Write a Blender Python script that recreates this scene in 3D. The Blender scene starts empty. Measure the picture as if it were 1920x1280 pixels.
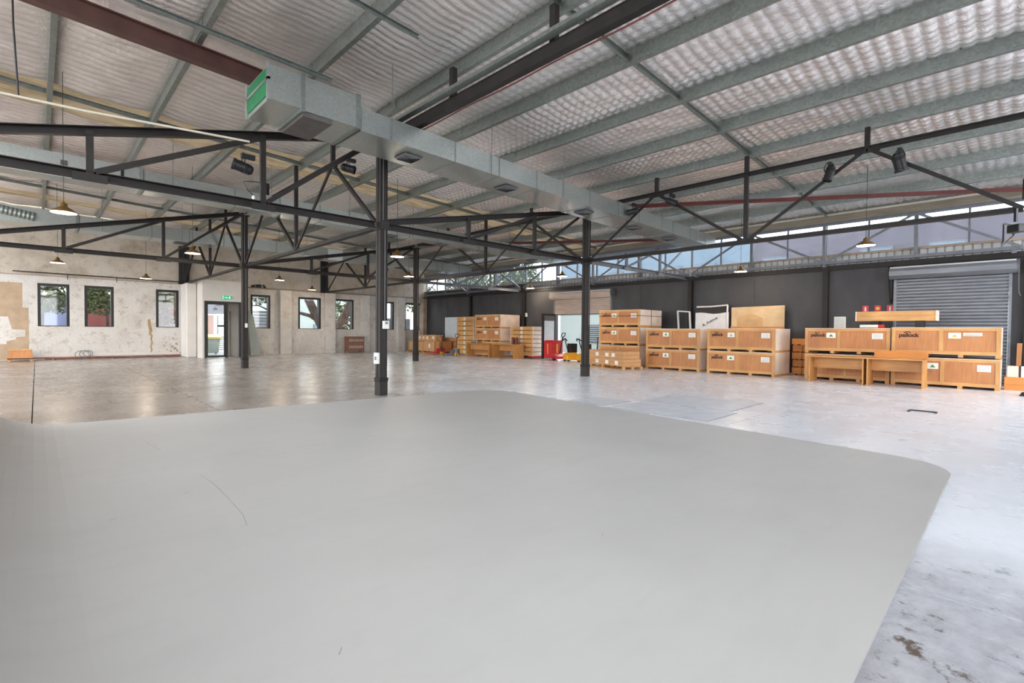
import bpy, bmesh, math, random
import numpy as np
from mathutils import Vector, Matrix

random.seed(7)
rng = np.random.RandomState(11)
SC = bpy.context.scene
COL = SC.collection
PI = math.pi

# ------------------------------------------------------------------ camera
def make_camera():
    cd = bpy.data.cameras.new('camera')
    cd.sensor_width = 36.0
    cd.lens = 923.3 / 1920.0 * 36.0
    cd.clip_end = 400
    cam = bpy.data.objects.new('camera', cd)
    COL.objects.link(cam)
    yaw, pitch, roll = 0.767933, -0.0204809, 0.0091130
    f = Vector((math.sin(yaw) * math.cos(pitch), math.cos(yaw) * math.cos(pitch), math.sin(pitch)))
    r = Vector((math.cos(yaw), -math.sin(yaw), 0))
    u = r.cross(f)
    r2 = r * math.cos(roll) + u * math.sin(roll)
    u2 = r2.cross(f)
    m = Matrix(((r2.x, u2.x, -f.x, 0), (r2.y, u2.y, -f.y, 0), (r2.z, u2.z, -f.z, 1.4), (0, 0, 0, 1)))
    cam.matrix_world = m
    SC.camera = cam
make_camera()

# ------------------------------------------------------------------ world (bright overcast sky)
W = bpy.data.worlds.new('overcast_sky')
SC.world = W
W.use_nodes = True
W.node_tree.nodes['Background'].inputs[0].default_value = (0.93, 0.965, 1.0, 1)
W.node_tree.nodes['Background'].inputs[1].default_value = 1.6

# ------------------------------------------------------------------ exposure
SC.view_settings.view_transform = 'Standard'
SC.view_settings.look = 'None'
SC.view_settings.gamma = 1.0
SC.view_settings.use_curve_mapping = False
SC.view_settings.exposure = 1.82
SC.cycles.max_bounces = 8
SC.cycles.diffuse_bounces = 6
SC.cycles.glossy_bounces = 4
SC.cycles.transparent_max_bounces = 12

# ------------------------------------------------------------------ materials
M = {}
def S(r, g, b):
    def l(c):
        c /= 255.0
        return c / 12.92 if c <= 0.04045 else ((c + 0.055) / 1.055) ** 2.4
    return (l(r), l(g), l(b), 1)

class NT:
    def __init__(self, name):
        self.m = bpy.data.materials.new(name)
        self.m.use_nodes = True
        self.t = self.m.node_tree
        self.b = self.t.nodes['Principled BSDF']
        self.out = self.t.nodes['Material Output']
        M[name] = self.m
    def n(self, kind, **kw):
        nd = self.t.nodes.new(kind)
        for k, v in kw.items():
            setattr(nd, k, v)
        return nd
    def l(self, a, b):
        self.t.links.new(a, b)
    def pos(self, sx=1, sy=1, sz=1):
        g = self.n('ShaderNodeNewGeometry')
        mp = self.n('ShaderNodeMapping')
        mp.inputs['Scale'].default_value = (sx, sy, sz)
        self.l(g.outputs['Position'], mp.inputs['Vector'])
        return mp.outputs['Vector']
    def obj(self, sx=1, sy=1, sz=1):
        g = self.n('ShaderNodeTexCoord')
        mp = self.n('ShaderNodeMapping')
        mp.inputs['Scale'].default_value = (sx, sy, sz)
        self.l(g.outputs['Object'], mp.inputs['Vector'])
        return mp.outputs['Vector']
    def noise(self, vec, scale, detail=4, rough=0.55):
        nd = self.n('ShaderNodeTexNoise')
        nd.inputs['Scale'].default_value = scale
        nd.inputs['Detail'].default_value = detail
        nd.inputs['Roughness'].default_value = rough
        self.l(vec, nd.inputs['Vector'])
        return nd.outputs['Fac']
    def ramp(self, fac, stops):
        nd = self.n('ShaderNodeValToRGB')
        e = nd.color_ramp.elements
        e[0].position, e[0].color = stops[0]
        e[1].position, e[1].color = stops[-1]
        for p, c in stops[1:-1]:
            x = e.new(p); x.color = c
        self.l(fac, nd.inputs['Fac'])
        return nd.outputs['Color']
    def mix(self, fac, a, b):
        nd = self.n('ShaderNodeMix', data_type='RGBA')
        for src, i in ((fac, 0), (a, 6), (b, 7)):
            if hasattr(src, 'default_value') or hasattr(src, 'links'):
                self.l(src, nd.inputs[i])
            else:
                nd.inputs[i].default_value = src
        return nd.outputs[2]
    def math(self, op, a, b=0.0, clamp=False):
        nd = self.n('ShaderNodeMath', operation=op)
        nd.use_clamp = clamp
        for i, s in enumerate((a, b)):
            if hasattr(s, 'links'):
                self.l(s, nd.inputs[i])
            else:
                nd.inputs[i].default_value = s
        return nd.outputs[0]
    def bump(self, h, strength=0.3, dist=0.02):
        nd = self.n('ShaderNodeBump')
        nd.inputs['Strength'].default_value = strength
        nd.inputs['Distance'].default_value = dist
        self.l(h, nd.inputs['Height'])
        self.l(nd.outputs['Normal'], self.b.inputs['Normal'])
    def setp(self, col=None, rough=None, metal=None, spec=None):
        if col is not None:
            if hasattr(col, 'links'): self.l(col, self.b.inputs['Base Color'])
            else: self.b.inputs['Base Color'].default_value = col
        if rough is not None:
            if hasattr(rough, 'links'): self.l(rough, self.b.inputs['Roughness'])
            else: self.b.inputs['Roughness'].default_value = rough
        if metal is not None: self.b.inputs['Metallic'].default_value = metal
        if spec is not None: self.b.inputs['Specular IOR Level'].default_value = spec
        return self

def simple(name, c1, c2=None, rough=0.6, metal=0.0, scale=6.0, bump=0.0, detail=4, stretch=(1, 1, 1)):
    t = NT(name)
    v = t.pos(*stretch)
    f = t.noise(v, scale, detail)
    col = t.ramp(f, [(0.3, c1), (0.7, c2 or c1)])
    t.setp(col, rough, metal)
    if bump: t.bump(f, bump, 0.01)
    return t.m

def wood(name, c1, c2, axis='y', rough=0.55, scale=9.0):
    t = NT(name)
    st = {'y': (7, 0.7, 7), 'z': (7, 7, 0.7), 'x': (0.7, 7, 7)}[axis]
    v = t.pos(*st)
    f = t.noise(v, scale * 0.35, 5, 0.6)
    big = t.noise(t.pos(), 1.3, 2)
    col = t.mix(t.ramp(f, [(0.3, (0, 0, 0, 1)), (0.7, (1, 1, 1, 1))]), c1, c2)
    dark = t.mix(t.ramp(big, [(0.35, (0, 0, 0, 1)), (0.75, (0.35, 0.35, 0.35, 1))]), col, S(120, 70, 38))
    t.setp(dark, rough)
    t.bump(f, 0.08, 0.005)
    return t.m

def build_materials():
    # concrete floor: brownish polished slab, blue-white towards the crates
    t = NT('concrete')
    p = t.pos()
    sep = t.n('ShaderNodeSeparateXYZ'); t.l(p, sep.inputs[0])
    n1 = t.noise(p, 0.45, 1, 0.5); n2 = t.noise(p, 5.0, 9, 0.75); n3 = t.noise(p, 22, 5, 0.7)
    streak = t.noise(t.pos(1, 1, 1), 0.8, 5, 0.55)
    brown = t.ramp(streak, [(0.25, S(122, 110, 101)), (0.5, S(140, 129, 121)), (0.75, S(156, 147, 140))])
    brown = t.mix(t.ramp(n3, [(0.45, (0, 0, 0, 1)), (0.8, (0.2, 0.2, 0.2, 1))]), brown, S(105, 96, 90))
    white = t.ramp(n2, [(0.3, S(217, 221, 229)), (0.5, S(225, 229, 237)), (0.7, S(230, 233, 240))])
    white = t.mix(t.ramp(n3, [(0.55, (0, 0, 0, 1)), (0.85, (0.08, 0.08, 0.08, 1))]), white, S(160, 162, 170))
    # paint-loss patches by the studio edge
    wornf = t.noise(t.pos(1, 1, 1), 4.5, 9, 0.75)
    m1 = t.math('ADD', t.math('MULTIPLY', sep.outputs['X'], 0.24), t.math('MULTIPLY', sep.outputs['Y'], -0.16))
    m2 = t.math('ADD', m1, t.math('MULTIPLY', n1, 1.5))
    fac = t.math('SUBTRACT', m2, 0.55, clamp=True)
    g1 = t.math('ADD', t.math('MULTIPLY', sep.outputs['X'], 0.16), t.math('MULTIPLY', sep.outputs['Y'], -0.012))
    glare_fac = t.math('SUBTRACT', t.math('ADD', g1, t.math('MULTIPLY', n1, 0.8)), 0.62, clamp=True)
    grey = t.ramp(streak, [(0.25, S(182, 178, 174)), (0.75, S(196, 193, 190))])  # glare on the farther floor, put into the colour as paler grey
    col = t.mix(fac, t.mix(glare_fac, brown, grey), white)
    near = t.math('MULTIPLY', t.math('SUBTRACT', 4.6, sep.outputs['X'], clamp=True),
                  t.math('SUBTRACT', 1.5, sep.outputs['Y'], clamp=True))
    greyn = t.math('MULTIPLY', near, t.ramp(n2, [(0.3, (0.85, 0.85, 0.85, 1)), (0.7, (0.4, 0.4, 0.4, 1))]))
    col = t.mix(greyn, col, S(132, 131, 138))
    worn = t.math('MULTIPLY', near, t.ramp(wornf, [(0.56, (0, 0, 0, 1)), (0.63, (1, 1, 1, 1))]))
    col = t.mix(worn, col, S(86, 74, 60))
    rough = t.ramp(t.noise(p, 1.3, 4, 0.55), [(0.3, (0.23, 0.23, 0.23, 1)), (0.72, (0.32, 0.32, 0.32, 1))])
    t.setp(col, rough, 0, 0.5)
    # white studio floor
    t = NT('studio_paint')
    p = t.pos()
    f = t.noise(p, 0.5, 5, 0.6); g = t.noise(t.pos(1, 4, 1), 1.4, 5, 0.6)
    col = t.ramp(f, [(0.3, S(178, 177, 175)), (0.7, S(187, 186, 184))])
    col = t.mix(t.ramp(g, [(0.5, (0, 0, 0, 1)), (0.8, (0.35, 0.35, 0.35, 1))]), col, S(171, 170, 168))
    t.setp(col, 0.5, 0, 0.3)
    simple('scuff', S(140, 140, 138), S(156, 156, 154), 0.7)
    # silver insulation foil
    t = NT('foil')
    f = t.noise(t.pos(1.2, 1.0, 1), 7, 7, 0.72)
    g = t.noise(t.pos(), 0.45, 3)
    h = t.noise(t.pos(1, 3, 1), 14, 3, 0.6)
    col = t.ramp(g, [(0.3, S(240, 236, 235)), (0.7, S(252, 246, 243))])
    stain = t.noise(t.pos(1.6, 0.5, 1), 0.9, 5, 0.7)
    col = t.mix(t.ramp(stain, [(0.64, (0, 0, 0, 1)), (0.76, (0.5, 0.5, 0.5, 1))]), col, S(168, 140, 118))
    t.setp(col, 0.22, 0.85)
    t.bump(t.math('ADD', f, t.math('MULTIPLY', h, 0.4)), 0.7, 0.04)
    # galvanised steel
    t = NT('galvanised')
    v = t.pos()
    vor = t.n('ShaderNodeTexVoronoi'); vor.inputs['Scale'].default_value = 26
    t.l(v, vor.inputs['Vector'])
    f = t.noise(v, 3, 4)
    sp = t.ramp(vor.outputs['Color'], [(0.1, S(136, 143, 138)), (0.9, S(158, 164, 159))])
    col = t.mix(t.ramp(f, [(0.35, (0, 0, 0, 1)), (0.75, (0.4, 0.4, 0.4, 1))]), sp, S(124, 131, 126))
    t.setp(col, 0.42, 0.75)
    t = NT('duct_steel')
    v = t.pos()
    vor = t.n('ShaderNodeTexVoronoi'); vor.inputs['Scale'].default_value = 34
    t.l(v, vor.inputs['Vector'])
    f = t.noise(v, 1.1, 4)
    sp = t.ramp(vor.outputs['Color'], [(0.1, S(170, 178, 173)), (0.9, S(190, 196, 192))])
    col = t.mix(t.ramp(f, [(0.3, (0, 0, 0, 1)), (0.75, (0.45, 0.45, 0.45, 1))]), sp, S(208, 212, 211))
    t.setp(col, 0.3, 0.8)
    simple('dark_steel', S(40, 36, 35), S(50, 45, 43), 0.55, 0.0, 5)
    M['dark_steel'].node_tree.nodes['Principled BSDF'].inputs['Specular IOR Level'].default_value = 0.3
    simple('grey_steel', S(104, 106, 112), S(122, 124, 130), 0.45, 0.2, 5)
    simple('brown_steel', S(82, 54, 49), S(100, 68, 62), 0.5, 0.1, 4)
    simple('red_steel', S(96, 36, 33), S(112, 44, 40), 0.5, 0.0, 4)
    simple('black_metal', S(28, 28, 30), S(40, 40, 42), 0.4, 0.2, 8)
    simple('black_frame', S(13, 13, 15), S(19, 19, 21), 0.45, 0.0, 8)
    simple('rubber', S(22, 22, 22), S(34, 34, 34), 0.8)
    simple('cream_paint', S(214, 206, 188), S(226, 219, 202), 0.5)
    simple('white_plastic', S(226, 226, 222), S(236, 236, 232), 0.4)
    simple('grey_plastic', S(120, 122, 124), S(134, 136, 138), 0.5)
    simple('black_wall', S(58, 57, 60), S(76, 74, 76), 0.6, 0, 1.2, 0.05, 6, (1, 1, 0.5))
    simple('dark_cladding', S(66, 68, 74), S(82, 84, 90), 0.5, 0, 2)
    simple('cladding', S(176, 178, 178), S(196, 197, 196), 0.5, 0.1, 2)
    simple('shutter_grey', S(112, 114, 120), S(128, 130, 136), 0.42, 0.35, 2, 0, 4, (1, 1, 4))
    simple('shutter_beige', S(176, 158, 146), S(192, 176, 164), 0.5, 0.1, 2, 0, 4, (1, 1, 4))
    simple('fascia', S(134, 124, 108), S(160, 150, 132), 0.7, 0, 2.5, 0, 5, (1, 0.6, 4))
    simple('green_panel', S(0, 104, 60), S(6, 124, 74), 0.45)
    simple('vent_grey', S(96, 96, 98), S(112, 112, 114), 0.5, 0.2)
    simple('duct_lining', S(88, 84, 82), S(104, 99, 97), 0.7)
    simple('render_white', S(204, 199, 193), S(216, 212, 206), 0.8, 0, 1.5)
    simple('brass', S(120, 92, 48), S(150, 118, 66), 0.35, 0.7, 6)
    simple('enamel_white', S(240, 236, 226), S(246, 242, 234), 0.5)
    wood('pine', S(206, 152, 92), S(226, 176, 112), 'y')
    wood('pine_upright', S(204, 150, 92), S(222, 172, 110), 'z')
    wood('plywood', S(190, 124, 76), S(208, 146, 92), 'z')
    wood('plywood_lit', S(240, 220, 204), S(248, 232, 218), 'z')  # daylight on the crate sides put into the colour, paler than the fronts
    wood('desk_ply', S(198, 140, 78), S(216, 160, 94), 'y', 0.45)
    wood('pale_ply', S(216, 186, 142), S(228, 202, 160), 'y', 0.6)
    wood('orange_timber', S(206, 132, 62), S(224, 152, 78), 'y')
    wood('dark_carved', S(116, 84, 70), S(140, 104, 88), 'z')
    simple('carved_pale', S(176, 150, 136), S(190, 166, 152), 0.7)
    simple('cardboard', S(196, 146, 98), S(212, 164, 116), 0.8, 0, 3)
    simple('tape', S(172, 126, 82), S(180, 134, 90), 0.4)
    simple('paper', S(238, 237, 230), S(244, 243, 238), 0.6)
    simple('print_black', S(34, 26, 22), S(44, 34, 28), 0.7)
    simple('print_grey', S(168, 166, 162), S(190, 188, 184), 0.7)
    simple('print_green', S(70, 140, 70), S(84, 152, 82), 0.7)
    simple('print_yellow', S(216, 178, 50), S(226, 188, 60), 0.7)
    simple('print_brown', S(196, 160, 112), S(206, 170, 122), 0.7)
    simple('red_paint', S(190, 36, 44), S(206, 46, 52), 0.35)
    simple('sign_red', S(196, 30, 44), S(204, 36, 50), 0.4)
    simple('yellow_paint', S(226, 162, 40), S(236, 176, 52), 0.4)
    simple('bin_green', S(112, 130, 116), S(124, 142, 128), 0.5)
    simple('bin_yellow', S(240, 214, 20), S(248, 224, 34), 0.4)
    simple('wrap_white', S(220, 216, 214), S(234, 231, 229), 0.35, 0, 4, 0.25)
    simple('board_pale', S(208, 220, 226), S(220, 230, 234), 0.4)
    simple('strap_black', S(40, 36, 34), S(52, 46, 44), 0.6)
    simple('bare_brick', S(166, 142, 116), S(182, 158, 132), 0.85, 0, 3)
    simple('plaster_tan', S(158, 130, 96), S(178, 150, 114), 0.9, 0, 4)
    simple('damp_grey', S(150, 134, 114), S(172, 156, 136), 0.9, 0, 6)
    simple('skirting_red', S(150, 104, 88), S(170, 124, 106), 0.8, 0, 3)
    simple('pier_brown', S(150, 130, 112), S(178, 160, 142), 0.85, 0, 2.5)
    simple('pit_cover', S(184, 188, 196), S(208, 212, 220), 0.4, 0.0, 3, 0, 6)
    simple('rim_grey', S(120, 122, 126), S(140, 142, 146), 0.7)
    simple('joint_dark', S(58, 54, 52), S(70, 66, 62), 0.9)
    # painted brick wall, low (white) and high (tan)
    t = NT('painted_brick')
    v = t.pos()
    g = t.n('ShaderNodeNewGeometry')
    cmb = t.n('ShaderNodeCombineXYZ'); sx = t.n('ShaderNodeSeparateXYZ')
    t.l(g.outputs['Position'], sx.inputs[0])
    t.l(sx.outputs['X'], cmb.inputs['X']); t.l(sx.outputs['Z'], cmb.inputs['Y'])
    bk = t.n('ShaderNodeTexBrick')
    bk.inputs['Scale'].default_value = 1.0
    bk.inputs['Brick Width'].default_value = 0.24; bk.inputs['Row Height'].default_value = 0.086
    bk.inputs['Mortar Size'].default_value = 0.008
    bk.inputs['Color1'].default_value = (1, 1, 1, 1); bk.inputs['Color2'].default_value = (0.85, 0.85, 0.85, 1)
    bk.inputs['Mortar'].default_value = (0.5, 0.5, 0.5, 1)
    t.l(cmb.outputs[0], bk.inputs['Vector'])
    n1 = t.noise(v, 0.9, 6, 0.65); n2 = t.noise(v, 3.4, 7, 0.75)
    hi = t.ramp(n1, [(0.3, S(170, 158, 142)), (0.52, S(196, 186, 172)), (0.75, S(206, 200, 192))])
    lo = t.ramp(n1, [(0.28, S(186, 178, 168)), (0.5, S(208, 203, 197)), (0.8, S(218, 215, 211))])
    step = t.math('GREATER_THAN', sx.outputs['Z'], 3.66)
    col = t.mix(step, lo, hi)
    dirt = t.ramp(n2, [(0.53, (0, 0, 0, 1)), (0.68, (0.6, 0.6, 0.6, 1))])
    col = t.mix(dirt, col, S(142, 128, 112))
    n3 = t.noise(v, 9, 6, 0.7)
    col = t.mix(t.ramp(n3, [(0.6, (0, 0, 0, 1)), (0.72, (0.55, 0.55, 0.55, 1))]), col, S(112, 102, 92))
    mort = t.math('MULTIPLY', bk.outputs['Fac'], 0.18)
    col = t.mix(mort, col, S(140, 130, 118))
    t.setp(col, 0.85, 0, 0.2)
    t.bump(bk.outputs['Color'], 0.2, 0.006)
    # outside
    simple('neighbour_dark', S(82, 75, 82), S(98, 90, 97), 0.8, 0, 0.5)
    simple('neighbour_blue', S(98, 114, 126), S(114, 130, 140), 0.7, 0, 0.5)
    simple('neighbour_white', S(150, 160, 157), S(164, 172, 169), 0.8, 0, 0.5)
    simple('house_blue', S(104, 112, 146), S(118, 126, 158), 0.8, 0, 0.6)
    simple('house_red', S(112, 58, 54), S(132, 72, 66), 0.85, 0, 2)
    simple('house_orange', S(150, 82, 48), S(166, 96, 60), 0.85, 0, 3)
    simple('fence_grey', S(92, 96, 104), S(108, 112, 118), 0.7)
    simple('asphalt', S(140, 140, 142), S(160, 160, 160), 0.9, 0, 3)
    simple('bark', S(62, 49, 44), S(96, 80, 72), 0.95, 0, 5, 0.5, 6, (1, 1, 0.4))
    simple('leaf', S(56, 70, 40), S(104, 112, 70), 0.6, 0, 2)
    simple('leaf_rust', S(132, 76, 58), S(96, 96, 64), 0.6, 0, 2)
    simple('shrub', S(96, 146, 70), S(130, 176, 92), 0.6, 0, 2)
    # glass
    def glass(name, tint, gl=0.06, grime=0.0, gcol=(0.6, 0.65, 0.7, 1)):
        t = NT(name)
        tr = t.n('ShaderNodeBsdfTransparent'); tr.inputs[0].default_value = tint
        gs = t.n('ShaderNodeBsdfGlossy'); gs.inputs['Roughness'].default_value = 0.03
        mx = t.n('ShaderNodeMixShader'); mx.inputs[0].default_value = gl
        t.l(tr.outputs[0], mx.inputs[1]); t.l(gs.outputs[0], mx.inputs[2])
        last = mx
        if grime:
            df = t.n('ShaderNodeBsdfTranslucent'); df.inputs[0].default_value = gcol
            m2 = t.n('ShaderNodeMixShader')
            f = t.ramp(t.noise(t.pos(), 2.2, 5, 0.7), [(0.35, (grime * 0.4,) * 3 + (1,)), (0.75, (grime,) * 3 + (1,))])
            t.l(f, m2.inputs[0]); t.l(mx.outputs[0], m2.inputs[1]); t.l(df.outputs[0], m2.inputs[2])
            last = m2
        t.l(last.outputs[0], t.out.inputs['Surface'])
    glass('glass', (0.95, 0.97, 0.97, 1))
    glass('dirty_glass', (0.88, 0.92, 0.96, 1), 0.05, 0.06)
    glass('tinted_glass', (0.16, 0.17, 0.19, 1), 0.1)
    # brown translucent roof sheet
    t = NT('roof_sheet')
    df = t.n('ShaderNodeBsdfDiffuse'); tl = t.n('ShaderNodeBsdfTranslucent'); mx = t.n('ShaderNodeMixShader')
    c = t.ramp(t.noise(t.pos(0.6, 2.5, 1), 1.6, 5, 0.65), [(0.3, S(124, 106, 82)), (0.7, S(170, 154, 128))])
    t.l(c, df.inputs[0]); t.l(c, tl.inputs[0]); mx.inputs[0].default_value = 0.15
    t.l(df.outputs[0], mx.inputs[1]); t.l(tl.outputs[0], mx.inputs[2]); t.l(mx.outputs[0], t.out.inputs['Surface'])
    def emit(name, col, s):
        t = NT(name)
        e = t.n('ShaderNodeEmission'); e.inputs[0].default_value = col; e.inputs[1].default_value = s
        t.l(e.outputs[0], t.out.inputs['Surface'])
    emit('bulb_glow', (1.0, 0.72, 0.42, 1), 22)
    emit('exit_green', (0.06, 0.4, 0.2, 1), 0.35)
    emit('exit_white', (0.85, 1.0, 0.92, 1), 0.5)
build_materials()

# ------------------------------------------------------------------ mesh builder
class MB:
    def __init__(self):
        self.v = []; self.f = []
    def add(self, vs, fs):
        o = len(self.v)
        self.v += [tuple(p) for p in vs]
        self.f += [tuple(i + o for i in q) for q in fs]
        return self
    def box(self, x0, x1, y0, y1, z0, z1):
        if x0 > x1: x0, x1 = x1, x0
        if y0 > y1: y0, y1 = y1, y0
        if z0 > z1: z0, z1 = z1, z0
        return self.add([(x0, y0, z0), (x1, y0, z0), (x1, y1, z0), (x0, y1, z0), (x0, y0, z1), (x1, y0, z1), (x1, y1, z1), (x0, y1, z1)],
                        [(0, 3, 2, 1), (4, 5, 6, 7), (0, 1, 5, 4), (1, 2, 6, 5), (2, 3, 7, 6), (3, 0, 4, 7)])
    def prof(self, p0, p1, poly, up=(0, 0, 1)):
        """extrude a 2-D outline (side, up) from p0 to p1"""
        p0 = Vector(p0); p1 = Vector(p1)
        d = (p1 - p0).normalized(); up = Vector(up)
        if abs(d.dot(up)) > 0.97: up = Vector((0, 1, 0)) if abs(d.y) < 0.9 else Vector((1, 0, 0))
        s = d.cross(up).normalized(); u = s.cross(d).normalized()
        n = len(poly)
        vs = [p0 + s * a + u * b for a, b in poly] + [p1 + s * a + u * b for a, b in poly]
        fs = [(i, (i + 1) % n, (i + 1) % n + n, i + n) for i in range(n)]
        fs += [tuple(range(n - 1, -1, -1)), tuple(range(n, 2 * n))]
        return self.add(vs, fs)
    def bar(self, p0, p1, w, h, up=(0, 0, 1)):
        a, b = w / 2, h / 2
        return self.prof(p0, p1, [(-a, -b), (a, -b), (a, b), (-a, b)], up)
    def angle(self, p0, p1, a=0.08, t=0.012, up=(0, 0, 1), flip=1):
        h = a / 2
        return self.prof(p0, p1, [(x * flip, y) for x, y in [(-h, -h), (h, -h), (h, -h + t), (-h + t, -h + t), (-h + t, h), (-h, h)]], up)
    def tee(self, p0, p1, w=0.13, h=0.1, t=0.016, up=(0, 0, 1)):
        return self.prof(p0, p1, [(-w / 2, -h / 2), (w / 2, -h / 2), (w / 2, -h / 2 + t), (t / 2, -h / 2 + t), (t / 2, h / 2), (-t / 2, h / 2), (-t / 2, -h / 2 + t), (-w / 2, -h / 2 + t)], up)
    def chan(self, p0, p1, w=0.075, h=0.2, t=0.014, up=(0, 0, 1), flip=1):
        pl = [(0, -h / 2), (w, -h / 2), (w, -h / 2 + t), (t, -h / 2 + t), (t, h / 2 - t), (w, h / 2 - t), (w, h / 2), (0, h / 2)]
        return self.prof(p0, p1, [((x - w / 2) * flip, y) for x, y in pl], up)
    def ibeam(self, p0, p1, w=0.15, h=0.3, t=0.02, up=(0, 0, 1)):
        a, b, c = w / 2, h / 2, t / 2
        return self.prof(p0, p1, [(-a, -b), (a, -b), (a, -b + t), (c, -b + t), (c, b - t), (a, b - t), (a, b), (-a, b), (-a, b - t), (-c, b - t), (-c, -b + t), (-a, -b + t)], up)
    def cyl(self, p0, p1, r0, r1=None, n=12):
        r1 = r0 if r1 is None else r1
        p0 = Vector(p0); p1 = Vector(p1)
        d = (p1 - p0).normalized()
        up = Vector((0, 0, 1)) if abs(d.z) < 0.95 else Vector((1, 0, 0))
        s = d.cross(up).normalized(); u = s.cross(d)
        ring = [(math.cos(2 * PI * i / n), math.sin(2 * PI * i / n)) for i in range(n)]
        vs = [p0 + s * a * r0 + u * b * r0 for a, b in ring] + [p1 + s * a * r1 + u * b * r1 for a, b in ring]
        fs = [(i, (i + 1) % n, (i + 1) % n + n, i + n) for i in range(n)] + [tuple(range(n - 1, -1, -1)), tuple(range(n, 2 * n))]
        return self.add(vs, fs)
    def tube(self, path, rad, n=8):
        path = [Vector(p) for p in path]
        if not hasattr(rad, '__len__'): rad = [rad] * len(path)
        vs = []; fs = []
        pu = None
        for i, p in enumerate(path):
            d = (path[min(i + 1, len(path) - 1)] - path[max(i - 1, 0)]).normalized()
            ref = pu or (Vector((0, 0, 1)) if abs(d.z) < 0.9 else Vector((1, 0, 0)))
            s = d.cross(ref).normalized(); u = s.cross(d).normalized(); pu = u
            vs += [p + (s * math.cos(2 * PI * k / n) + u * math.sin(2 * PI * k / n)) * rad[i] for k in range(n)]
        for i in range(len(path) - 1):
            for k in range(n):
                fs.append((i * n + k, i * n + (k + 1) % n, (i + 1) * n + (k + 1) % n, (i + 1) * n + k))
        fs += [tuple(range(n - 1, -1, -1)), tuple(range(len(vs) - n, len(vs)))]
        return self.add(vs, fs)
    def lathe(self, prof, c=(0, 0, 0), n=24):
        vs = []; fs = []
        for r, z in prof:
            vs += [(c[0] + r * math.cos(2 * PI * k / n), c[1] + r * math.sin(2 * PI * k / n), c[2] + z) for k in range(n)]
        for i in range(len(prof) - 1):
            for k in range(n):
                fs.append((i * n + k, i * n + (k + 1) % n, (i + 1) * n + (k + 1) % n, (i + 1) * n + k))
        return self.add(vs, fs)
    def plate(self, poly, z0, z1):
        n = len(poly)
        vs = [(x, y, z0) for x, y in poly] + [(x, y, z1) for x, y in poly]
        fs = [(i, (i + 1) % n, (i + 1) % n + n, i + n) for i in range(n)] + [tuple(range(n - 1, -1, -1)), tuple(range(n, 2 * n))]
        return self.add(vs, fs)
    def xplate(self, poly, x0, x1):
        """outline given as (y,z), thickness along x"""
        n = len(poly)
        vs = [(x0, y, z) for y, z in poly] + [(x1, y, z) for y, z in poly]
        fs = [(i, (i + 1) % n, (i + 1) % n + n, i + n) for i in range(n)] + [tuple(range(n - 1, -1, -1)), tuple(range(n, 2 * n))]
        return self.add(vs, fs)
    def yplate(self, poly, y0, y1):
        n = len(poly)
        vs = [(x, y0, z) for x, z in poly] + [(x, y1, z) for x, z in poly]
        fs = [(i, (i + 1) % n, (i + 1) % n + n, i + n) for i in range(n)] + [tuple(range(n - 1, -1, -1)), tuple(range(n, 2 * n))]
        return self.add(vs, fs)
    def rot(self, m):
        self.v = [tuple(m @ Vector(p)) for p in self.v]
        return self
    def build(self, name, mat, parent=None, world=True, smooth=False, bevel=0.0):
        off = Vector((0, 0, 0))
        if parent is not None and world:
            q = parent
            while q is not None:
                off += q.location; q = q.parent
        me = bpy.data.meshes.new(name)
        me.from_pydata([(x - off.x, y - off.y, z - off.z) for x, y, z in self.v], [], self.f)
        bm = bmesh.new(); bm.from_mesh(me)
        bmesh.ops.recalc_face_normals(bm, faces=bm.faces)
        if bevel:
            bmesh.ops.bevel(bm, geom=list(bm.edges), offset=bevel, segments=1, affect='EDGES', clamp_overlap=True)
        bm.to_mesh(me); bm.free()
        if smooth:
            for p in me.polygons: p.use_smooth = True
        me.materials.append(M[mat] if isinstance(mat, str) else mat)
        o = bpy.data.objects.new(name, me)
        COL.objects.link(o)
        if parent is not None: o.parent = parent
        return o

def thing(name, label, cat, loc=(0, 0, 0), rz=0.0, group=None):
    o = bpy.data.objects.new(name, None)
    o.empty_display_size = 0.2
    COL.objects.link(o)
    o.location = loc; o.rotation_euler = (0, 0, rz)
    return tag(o, label, cat, group)
def tag(o, label, cat, group=None, kind=None):
    o['label'] = label; o['category'] = cat
    if group: o['group'] = group
    if kind: o['kind'] = kind
    return o
def struct(o, label=None):
    o['kind'] = 'structure'
    if label:
        o['label'] = label
    return o
def copy_tree(o, parent=None):
    c = o.copy(); COL.objects.link(c)
    if parent is not None: c.parent = parent
    for ch in o.children: copy_tree(ch, c)
    return c
def share(o, name, parent, loc=(0, 0, 0)):
    c = bpy.data.objects.new(name, o.data); COL.objects.link(c)
    c.parent = parent; c.location = loc
    return c
def text_mesh(body, size, extrude=0.001, bold=0.0):
    cu = bpy.data.curves.new('lettering', 'FONT')
    cu.body = body; cu.size = size; cu.extrude = extrude; cu.offset = bold
    ob = bpy.data.objects.new('lettering', cu); COL.objects.link(ob)
    dg = bpy.context.evaluated_depsgraph_get()
    me = bpy.data.meshes.new_from_object(ob.evaluated_get(dg))
    bpy.data.objects.remove(ob); bpy.data.curves.remove(cu)
    return me
FACE_NX = Matrix(((0, 0, -1), (-1, 0, 0), (0, 1, 0)))   # text x -> -Y, text y -> +Z, normal -> -X
FACE_NY = Matrix(((1, 0, 0), (0, 0, -1), (0, 1, 0)))    # text x -> +X, text y -> +Z, normal -> -Y

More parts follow.
